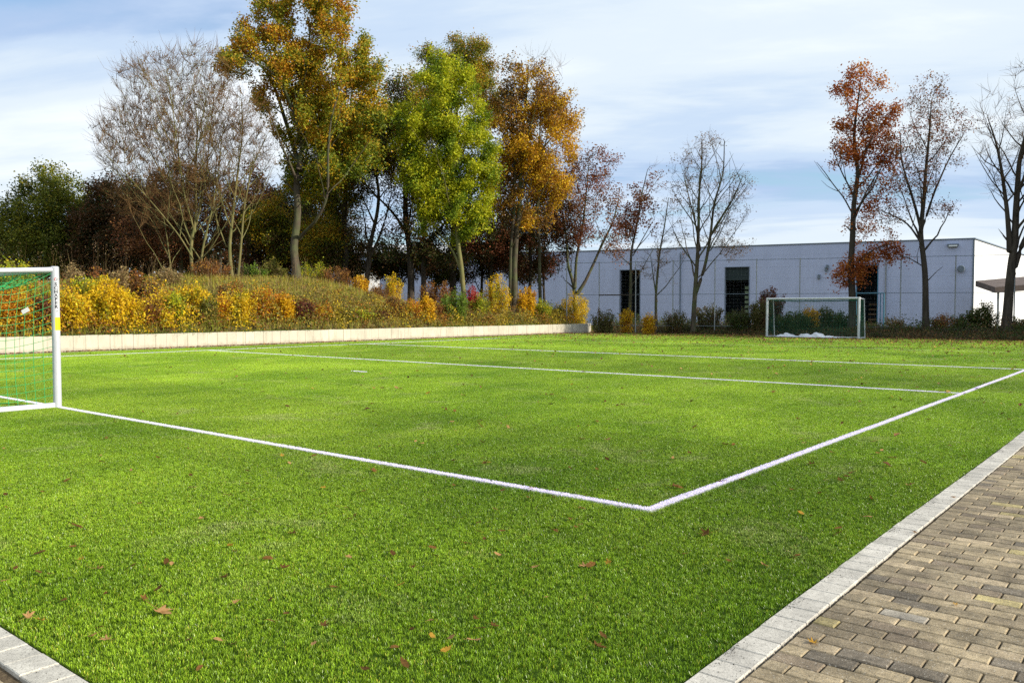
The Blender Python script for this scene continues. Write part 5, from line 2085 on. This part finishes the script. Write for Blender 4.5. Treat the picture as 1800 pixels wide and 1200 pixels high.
def make_undergrowth():
    rg = np.random.default_rng(77)
    GRASSDRY = [((0.48, 0.40, 0.07), 3), ((0.38, 0.34, 0.05), 3), ((0.28, 0.33, 0.03), 2.5), ((0.52, 0.38, 0.12), 2)]
    WEED = [((0.24, 0.15, 0.06), 3), ((0.17, 0.10, 0.05), 3), ((0.32, 0.24, 0.09), 2)]
    # meadow grass all over the bank and mound
    n = 15000
    X = WALL_X - 0.25 - rg.uniform(0, 1, n) ** 1.2 * 17
    Y = rg.uniform(3, 44, n)
    parts = [grass_tufts(rg, X, Y, H(X, Y) - 0.05, 0.34 + 0.16 * clump_field(np.stack([X, Y, X * 0], 1), rg, 5), 0.016, 5, 0.5, GRASSDRY)]
    # tufts of leaves low down between the grass
    n = 42000
    X = WALL_X - 0.3 - rg.uniform(0, 1, n) ** 1.3 * 15
    Y = rg.uniform(4, 44, n)
    cf = clump_field(np.stack([X, Y, X * 0], 1), rg, 3.2)
    keep = rg.random(n) < 0.25 + 0.75 * cf
    X, Y, cf = X[keep], Y[keep], cf[keep]
    front = np.exp(-(WALL_X - X) / 2.4)
    Zl = H(X, Y) + rg.random(len(X)) * (0.22 + 0.75 * front * cf)
    C = np.stack([X, Y, Zl], 1)
    V, F = leaf_mesh(C, 0.08, rg, 0.65)
    pal = [((0.52, 0.36, 0.03), 3), ((0.34, 0.24, 0.04), 3), ((0.24, 0.24, 0.03), 3), ((0.30, 0.14, 0.04), 2), ((0.14, 0.07, 0.03), 3)]
    parts.append((V, F, np.repeat(pal_colors(len(C), rg, pal, clump_field(C, rg, 2.4)), 4, 0)))
    # dense leafy thicket right behind the wall
    n = 46000
    Y = rg.uniform(7, 41.5, n)
    X = WALL_X - 0.12 - rg.uniform(0, 1, n) * 2.4
    P3 = np.stack([X, Y, X * 0], 1)
    cf = clump_field(P3, rg, 1.7)
    top = (0.35 + 1.05 * cf) * np.where(Y < 26, 1.0, 0.72) * (0.55 + 0.45 * sstep(0, 0.7, WALL_X - X))
    Zl = H(X, Y) + rg.random(n) ** 0.8 * top
    C = np.stack([X, Y, Zl], 1)
    V, F = leaf_mesh(C, 0.10, rg, 0.66)
    tone = clump_field(C * (1, 1, 0.5), rg, 2.6)
    pal = [((0.76, 0.54, 0.015), 5), ((0.60, 0.38, 0.02), 3), ((0.58, 0.26, 0.02), 2), ((0.30, 0.13, 0.03), 3), ((0.17, 0.07, 0.025), 2.2), ((0.26, 0.26, 0.03), 2.5)]
    col = pal_colors(n, rg, pal, tone)
    pal2 = [((0.58, 0.42, 0.03), 2), ((0.40, 0.30, 0.06), 3), ((0.28, 0.22, 0.05), 3), ((0.24, 0.25, 0.04), 3), ((0.24, 0.12, 0.04), 3), ((0.50, 0.24, 0.03), 1)]
    wild = rg.random(n) < sstep(17, 22, Y) * 0.85 + 0.1
    col[wild] = pal_colors(n, rg, pal2, tone)[wild]
    parts.append((V, F, np.repeat(col, 4, 0)))
    # tall weed stalks with brown seed heads
    n = 420
    X = WALL_X - 0.6 - rg.uniform(0, 1, n) * 9
    Y = rg.uniform(6, 43, n)
    hh = rg.uniform(0.8, 1.7, n) * np.where(Y < 18, 1.15, 0.9)
    V, F, c = grass_tufts(rg, X, Y, H(X, Y), hh * 1.0, 0.007, 4, 0.22, WEED, 0.08)
    parts.append((V, F, c))
    m = 16
    CX = np.repeat(X, m) + rg.normal(0, 0.06, n * m)
    CY2 = np.repeat(Y, m) + rg.normal(0, 0.06, n * m)
    CZ = np.repeat(H(X, Y) + hh, m) - rg.random(n * m) * 0.5
    C = np.stack([CX, CY2, CZ], 1)
    V, F = leaf_mesh(C, 0.045, rg, 0.6)
    parts.append((V, F, np.repeat(pal_colors(len(C), rg, WEED + [((0.30, 0.20, 0.13), 3)]), 4, 0)))
    V, F, c = join(parts)
    tag(mesh_obj('undergrowth', V, [F], M_LEAF, col=c), 'dry grass, weeds and fallen leaves covering the bank behind the wall', 'undergrowth', kind='stuff')
    # green grass hanging over the wall top
    parts = []
    segs = [(11.2, 12.4), (12.9, 16.0), (16.1, 17.3), (18.6, 20.9), (21.4, 22.3), (29.0, 32.5), (35, 38)]
    for a, b in segs:
        n = int((b - a) * 95)
        Y = rg.uniform(a, b, n)
        X = WALL_X - 0.06 - rg.random(n) * 0.35
        parts.append(grass_tufts(rg, X, Y, np.full(n, WALL_H - 0.06), 0.20, 0.010, 6, 1.1, GRN, 0.03))
    V, F, c = join(parts)
    tag(mesh_obj('wall_top_grass', V, [F], M_LEAF, col=c), 'fresh green grass hanging over the top of the low wall', 'grass', kind='stuff')
    # ground cover along the far end, tree shade put into its dark palette
    parts = []
    n = 5200
    X = rg.uniform(-31, 14, n)
    Y = FIELD_Y1 + 0.3 + rg.uniform(0, 1, n) * 7.5
    DK = [((0.04, 0.06, 0.015), 3), ((0.06, 0.055, 0.02), 3), ((0.09, 0.06, 0.025), 2), ((0.05, 0.04, 0.02), 2)]
    parts.append(grass_tufts(rg, X, Y, H(X, Y) - 0.05, 0.34, 0.022, 5, 0.7, DK, 0.10))
    n = 30000
    X = rg.uniform(-31, 14, n)
    Y = FIELD_Y1 + 0.2 + rg.uniform(0, 1, n) ** 0.8 * 8
    cf = clump_field(np.stack([X, Y, X * 0], 1), rg, 3.0)
    Zl = H(X, Y) + rg.random(n) ** 1.4 * (0.12 + 0.72 * cf * sstep(0.5, 2.5, Y - FIELD_Y1))
    C = np.stack([X, Y, Zl], 1)
    V, F = leaf_mesh(C, 0.10, rg, 0.65)
    parts.append((V, F, np.repeat(pal_colors(n, rg, [((0.05, 0.08, 0.015), 4), ((0.09, 0.11, 0.02), 3), ((0.13, 0.07, 0.03), 3), ((0.20, 0.12, 0.04), 1)], clump_field(C, rg, 2.5)), 4, 0)))
    V, F, c = join(parts)
    tag(mesh_obj('ground_cover', V, [F], M_LEAF, col=c), 'leafy ground cover coloured dark for tree shade at the far end of the pitch', 'ground cover', kind='stuff')
    # deeper wood behind the left trees: one mass
    n = 90000
    k = rg.uniform(-260, 585, n)
    dd = rg.uniform(62, 74, n)
    top = 372 + 40 * sstep(500, 620, k) + 28 * np.sin(k / 47.0) + 16 * np.sin(k / 19.0 + 1) + 30 * sstep(480, 640, k) + 14 * np.sin(k / 8.0)
    z = np.array([z_of(t_, d_) for t_, d_ in zip(top, dd)])
    u = rg.random(n)
    x = (k - 900) / FPX * dd
    P = np.stack([x * CY - dd * SY, x * SY + dd * CY, -0.2 + (z + 0.2) * u], 1)
    cf = clump_field(P, rg, 3.0)
    P = P[cf > 0.25]
    V, F = leaf_mesh(P, 0.34, rg, 0.75)
    c = np.repeat(pal_colors(len(P), rg, DARKGREEN + DARKBROWN, clump_field(P, rg, 5)), 4, 0)
    tag(mesh_obj('far_wood', V, [F], M_LEAF, col=c), 'dark mass of woodland behind the trees on the left', 'wood', kind='stuff')


make_undergrowth()


# ------------------------------------------------------------------ fallen leaves
def fallen_leaf_mesh(kind, seed):
    """A lobed, curled dead leaf with its stalk; 1 unit long."""
    rg = np.random.default_rng(seed)
    if kind == 0:      # maple-like, five lobes
        ang, rad = [], []
        for i in range(5):
            a0 = R(90 + (i - 2) * 52)
            L = (0.52, 0.60, 0.66, 0.60, 0.52)[i]
            ang += [a0 - R(26), a0 - R(10), a0, a0 + R(10)]
            rad += [0.24, L * 0.70, L, L * 0.72]
        ang += [R(90 + 130), R(270), R(90 - 130)]
        rad += [0.22, 0.12, 0.22]
    elif kind == 1:    # oak-like, wavy edge
        ang = [2 * PI * i / 22 for i in range(22)]
        rad = [(0.5 / math.sqrt((math.cos(a) / 0.52) ** 2 + math.sin(a) ** 2)) * (1 + 0.16 * math.cos(8 * a)) for a in ang]
    else:              # simple oval
        ang = [2 * PI * i / 14 for i in range(14)]
        rad = [0.5 / math.sqrt((math.cos(a) / 0.6) ** 2 + math.sin(a) ** 2) for a in ang]
    o = np.argsort(np.mod(ang, 2 * PI))
    ang, rad = np.mod(np.array(ang), 2 * PI)[o], np.array(rad)[o]
    n = len(ang)
    cx, cy = rg.uniform(0.5, 1.5), rg.uniform(-0.8, 1.2)
    V = []
    for k in (0.5, 1.0):
        for a, r in zip(ang, rad):
            x, y = r * k * math.cos(a), r * k * math.sin(a)
            V.append((x, y, 0))
    V.append((0, 0, 0))
    V = np.array(V)

    def curl(V):
        x, y = V[:, 0].copy(), V[:, 1].copy()
        z = 0.55 * cx * x ** 2 + 0.45 * cy * y ** 2 + 0.08 * np.sin(9 * x + 3) * (np.abs(y) + 0.2) + rg.normal(0, 0.02, len(V))
        x *= (1 - 0.5 * np.abs(x) * abs(cx) * 0.6)
        return np.stack([x, y, z + 0.05], 1)
    V = curl(V)
    Q = [(i, (i + 1) % n, n + (i + 1) % n, n + i) for i in range(n)]
    T = [(i, 2 * n, (i + 1) % n) for i in range(n)]
    T = [(a, c, b) for a, b, c in T]
    mb = MB()
    mb.add(V, Q=[tuple(reversed(q)) for q in Q], T=T, c=(1, 1, 1))
    mb.tube([(0, -0.1, 0.05), (0.03, -0.5, 0.06), (0.10, -0.85, 0.14)], np.array([0.016, 0.012, 0.010]), 4, c=(1.2, 1.1, 1.0))
    return mb


def leaf_mats():
    out = []
    for k, (a, b) in enumerate((((0.26, 0.13, 0.04), (0.14, 0.065, 0.02)), ((0.50, 0.29, 0.13), (0.36, 0.19, 0.07)),
                                ((0.17, 0.085, 0.025), (0.085, 0.045, 0.015)), ((0.50, 0.32, 0.05), (0.42, 0.20, 0.03)))):
        t = NT('dead_leaf')
        p = t.obj()
        f = t.noise(p, 6, 4, 0.6)
        c = t.ramp(f, [(0.3, a), (0.7, b)])
        out.append(t.bsdf(c, 0.85, 0.08, trans=0.3))
    return out


def make_fallen():
    mats = leaf_mats()
    rg = np.random.default_rng(5)
    protos = []
    for kind in (0, 1, 2):
        for m in range(4):
            o = fallen_leaf_mesh(kind, 60 + kind * 7 + m).build('fallen_leaf', mats[m])
            smooth_by_angle(o, 60)
            protos.append(o.data)
            bpy.data.objects.remove(o)
    G = 'dead leaves scattered on the turf'

    def put(x, y, size, k, rz, label, tilt=0.25, z=0.002):
        o = bpy.data.objects.new('fallen_leaf', protos[k])
        COL.objects.link(o)
        o.location = (x, y, z)
        o.scale = (size, size, size)
        o.rotation_euler = (rg.normal(0, tilt), rg.normal(0, tilt), rz)
        tag(o, label, 'leaf', G)
        return o

    def g(px, py):
        k = (px - 900)
        yy = -(py - 600)
        fw = FPX * math.cos(PITCH) - yy * math.sin(PITCH)
        up = FPX * math.sin(PITCH) + yy * math.cos(PITCH)
        t = -CAM_H / up
        return ((k * CY - fw * SY) * t, (k * SY + fw * CY) * t)
    special = [
        (282, 1074, 0.085, 1, 'large pale brown lobed leaf with a long stalk on the near left turf'),
        (70, 972, 0.060, 2, 'curled dark red brown leaf left of the large pale lobed leaf'),
        (48, 1084, 0.050, 1, 'tan leaf close to the left kerb'), (71, 1091, 0.050, 3, 'orange leaf beside the tan one at the left kerb'),
        (135, 925, 0.060, 2, 'dark curled leaf above the pair near the left kerb'),
        (690, 973, 0.060, 2, 'dark brown leaf in the middle of the near turf'),
        (1027, 995, 0.055, 1, 'light brown leaf between the pitch corner and the near edge'),
        (1048, 1135, 0.060, 2, 'dark curled leaf closest to the near end of the turf'),
        (833, 1126, 0.050, 1, 'pale brown leaf left of the dark curled one near the edge'),
        (783, 1143, 0.050, 3, 'small orange leaf near the bottom edge of the turf'),
        (1243, 938, 0.085, 2, 'wide dark leaf just outside the pitch corner'),
        (848, 777, 0.075, 2, 'nearly black leaf on the middle of the pitch'),
        (655, 826, 0.075, 0, 'brown leaf just inside the goal line'),
        (1185, 855, 0.10, 0, 'long brown leaf just inside the pitch corner'),
        (515, 938, 0.065, 2, 'red brown leaf left of the middle, outside the goal line'),
        (1270, 845, 0.06, 0, 'brown leaf lying on the white sideline'),
        (1500, 830, 0.07, 0, 'brown leaf between the sideline and the kerb'),
        (1305, 843, 0.05, 2, 'dark leaf beside the one on the white sideline'),
    ]
    for px, py, s, m, lab in special:
        x, y = g(px, py)
        kind = 0 if s > 0.07 else int(rg.integers(0, 2))
        put(x, y, s * 1.15, kind * 4 + m, rg.uniform(0, 6.28), lab)
    x, y = g(1608, 933)
    put(x, y, 0.035, 4, 1.0, 'small dark leaf caught in the joint between kerb and pavers', z=-0.005)
    x, y = g(1678, 872)
    put(x, y, 0.040, 1, 2.0, 'pale yellow leaf lying on the kerb', z=-0.006)
    x, y = g(1682, 1060)
    put(x, y, 0.035, 3, 2.0, 'small orange brown leaf lying on the pavers', z=-0.006)
    x, y = g(1429, 1127)
    put(x, y, 0.050, 3, 0.6, 'thin orange brown leaf on the pavers close to the kerb', z=-0.006)
    n = 278
    k = 0
    while k < n:
        py = 640 + (1190 - 640) * rg.random() ** 1.55
        px = rg.uniform(5, 1795)
        x, y = g(px, py)
        if not (TX0 + .2 < x < TX1 - 0.1 and TY0 + 0.1 < y < 40):
            continue
        if abs(x + 12.54) < 0.15 and y < 5.2:
            continue
        sz = rg.uniform(0.035, 0.065) if y < 7 else rg.uniform(0.05, 0.095)
        m = int(rg.choice(4, p=(0.34, 0.2, 0.38, 0.08)))
        put(x, y, sz, int(rg.integers(0, 3)) * 4 + m, rg.uniform(0, 6.28), 'small curled brown leaf on the open turf')
        k += 1
    # everything further away, and the drift along the wall and the far edge
    P, S = [], []
    n = 2300
    X = rg.uniform(TX0, TX1, n)
    Y = 7 + 36.3 * rg.random(n) ** 0.5
    P.append(np.stack([X, Y, np.full(n, 0.012)], 1))
    S.append(rg.uniform(0.05, 0.085, n))
    n = 7000
    Y = FIELD_Y1 - rg.gamma(1.5, 3.0, n)
    X = rg.uniform(-28, 4, n)
    ok = (Y > 20) & (X < TX1)
    P.append(np.stack([X, Y, np.full(n, 0.012)], 1)[ok])
    S.append(rg.uniform(0.06, 0.11, n)[ok])
    n = 3600
    Y = rg.uniform(6, 41, n)
    X = WALL_X + 0.03 + rg.gamma(1.4, 0.16, n)
    ok = X < -27.6
    P.append(np.stack([X, Y, np.where(X < TX0, 0.0, 0.014) + rg.random(n) * 0.02], 1)[ok])
    S.append(rg.uniform(0.05, 0.09, n)[ok])
    n = 11000
    X = rg.uniform(-29, 12, n)
    Y = FIELD_Y1 - 0.1 + rg.random(n) * 3.4
    P.append(np.stack([X, Y, H(X, Y) - 0.02 + rg.random(n) * 0.05], 1))
    S.append(rg.uniform(0.07, 0.12, n))
    P = np.vstack(P)
    S = np.concatenate(S)
    V, F = leaf_mesh(P, 1.0, rg, 0.75, up=1.6)
    V = (V.reshape(-1, 4, 3) - P[:, None]) * S[:, None, None] + P[:, None]
    c = np.repeat(pal_colors(len(P), rg, [((0.26, 0.12, 0.05), 3), ((0.15, 0.06, 0.03), 3), ((0.36, 0.20, 0.08), 2), ((0.46, 0.28, 0.06), 1)]), 4, 0)
    tag(mesh_obj('leaf_litter', V.reshape(-1, 3), [F], M_DRYLEAF, col=c), 'brown fallen leaves strewn along the wall and the far end of the turf', 'leaf litter', kind='stuff')


make_fallen()

# small dark ball with a white patch beside the far goal
def make_crumbs():
    rg = np.random.default_rng(91)
    P = []
    for k in range(16):
        y0 = 2.3 + 0.55 * k + rg.normal(0, 0.2)
        n = int(rg.uniform(10, 60))
        P.append(np.stack([KX0 + 0.004 + rg.gamma(1.3, 0.018, n), y0 + rg.normal(0, 0.07, n), np.full(n, -0.006)], 1))
    n = 420
    P.append(np.stack([rg.uniform(KX0, KX1, n), rg.uniform(2, 12, n), np.full(n, -0.006)], 1))
    n = 160
    P.append(np.stack([rg.uniform(-5, KX0, n), rg.uniform(KY0, KY1, n), np.full(n, -0.006)], 1))
    n = 700
    P.append(np.stack([KX1 + 0.006 + rg.normal(0, 0.004, n), rg.uniform(2, 12, n), np.full(n, -0.016)], 1))
    P = np.vstack(P)
    n = len(P)
    s_ = rg.uniform(0.0010, 0.0030, n)[:, None, None]
    T4 = np.array([(1, 0, -.5), (-.6, .9, -.5), (-.6, -.9, -.5), (0, 0, 1.0)])
    V = (P[:, None] + T4[None] * s_ * rg.uniform(0.6, 1.4, (n, 4, 1))).reshape(-1, 3)
    b = (np.arange(n) * 4)[:, None]
    F = np.vstack([b + np.array([f]) for f in ((0, 1, 3), (1, 2, 3), (2, 0, 3), (0, 2, 1))])
    m = flat_material('rubber_crumb', (0.025, 0.02, 0.015), 0.9, 0.2)
    tag(mesh_obj('crumb_litter', V, [F], m), 'dark infill crumbs and dirt lying on the kerb stones', 'litter', kind='stuff')
    # blades spilling over the kerb edge in a few places
    parts = []
    for y0, w_, n in ((5.15, 0.28, 120), (4.75, 0.2, 90), (3.3, 0.12, 40), (6.3, 0.2, 40)):
        Y = y0 + rg.normal(0, w_, n)
        X = KX0 - 0.012 + rg.random(n) * 0.014
        parts.append(grass_tufts(rg, X, Y, np.full(n, -0.012), 0.045, 0.0028, 5, 0.8, [((0.12, 0.24, 0.01), 3), ((0.26, 0.40, 0.03), 2)], 0.006))
    V, F, c = join(parts)
    tag(mesh_obj('edge_grass', V, [F], M_LEAF, col=c), 'longer green blades spilling over the edge of the kerb', 'grass', kind='stuff')


make_crumbs()


def make_ball():
    q = at(1529, 44.6)
    mb = MB()
    n, m = 16, 10
    V = [(0, 0, -1)]
    r = 0.17
    for i in range(1, m):
        a = -PI / 2 + PI * i / m
        for j in range(n):
            b = 2 * PI * j / n
            V.append((math.cos(a) * math.cos(b), math.cos(a) * math.sin(b), math.sin(a)))
    V.append((0, 0, 1))
    V = np.array(V) * r
    T = [(0, 1 + (j + 1) % n, 1 + j) for j in range(n)] + [(len(V) - 1, 1 + (m - 2) * n + j, 1 + (m - 2) * n + (j + 1) % n) for j in range(n)]
    Q = [(1 + i * n + j, 1 + i * n + (j + 1) % n, 1 + (i + 1) * n + (j + 1) % n, 1 + (i + 1) * n + j) for i in range(m - 2) for j in range(n)]
    mb.add(V, Q=Q, T=T)
    t = NT('ball')
    p = t.obj()
    v = t.n('ShaderNodeTexVoronoi')
    t.set(v, 'Vector', p)
    v.inputs['Scale'].default_value = 7
    c = t.mix(t.ramp(v.outputs['Color'], [(0.72, 0.0), (0.74, 1.0)]), (0.015, 0.015, 0.02), (0.7, 0.7, 0.7))
    o = mb.build('ball', t.bsdf(c, 0.5, 0.4), smooth=True)
    o.location = (q[0], q[1], r)
    tag(o, 'dark ball with pale patches lying right of the far goal', 'ball')


make_ball()
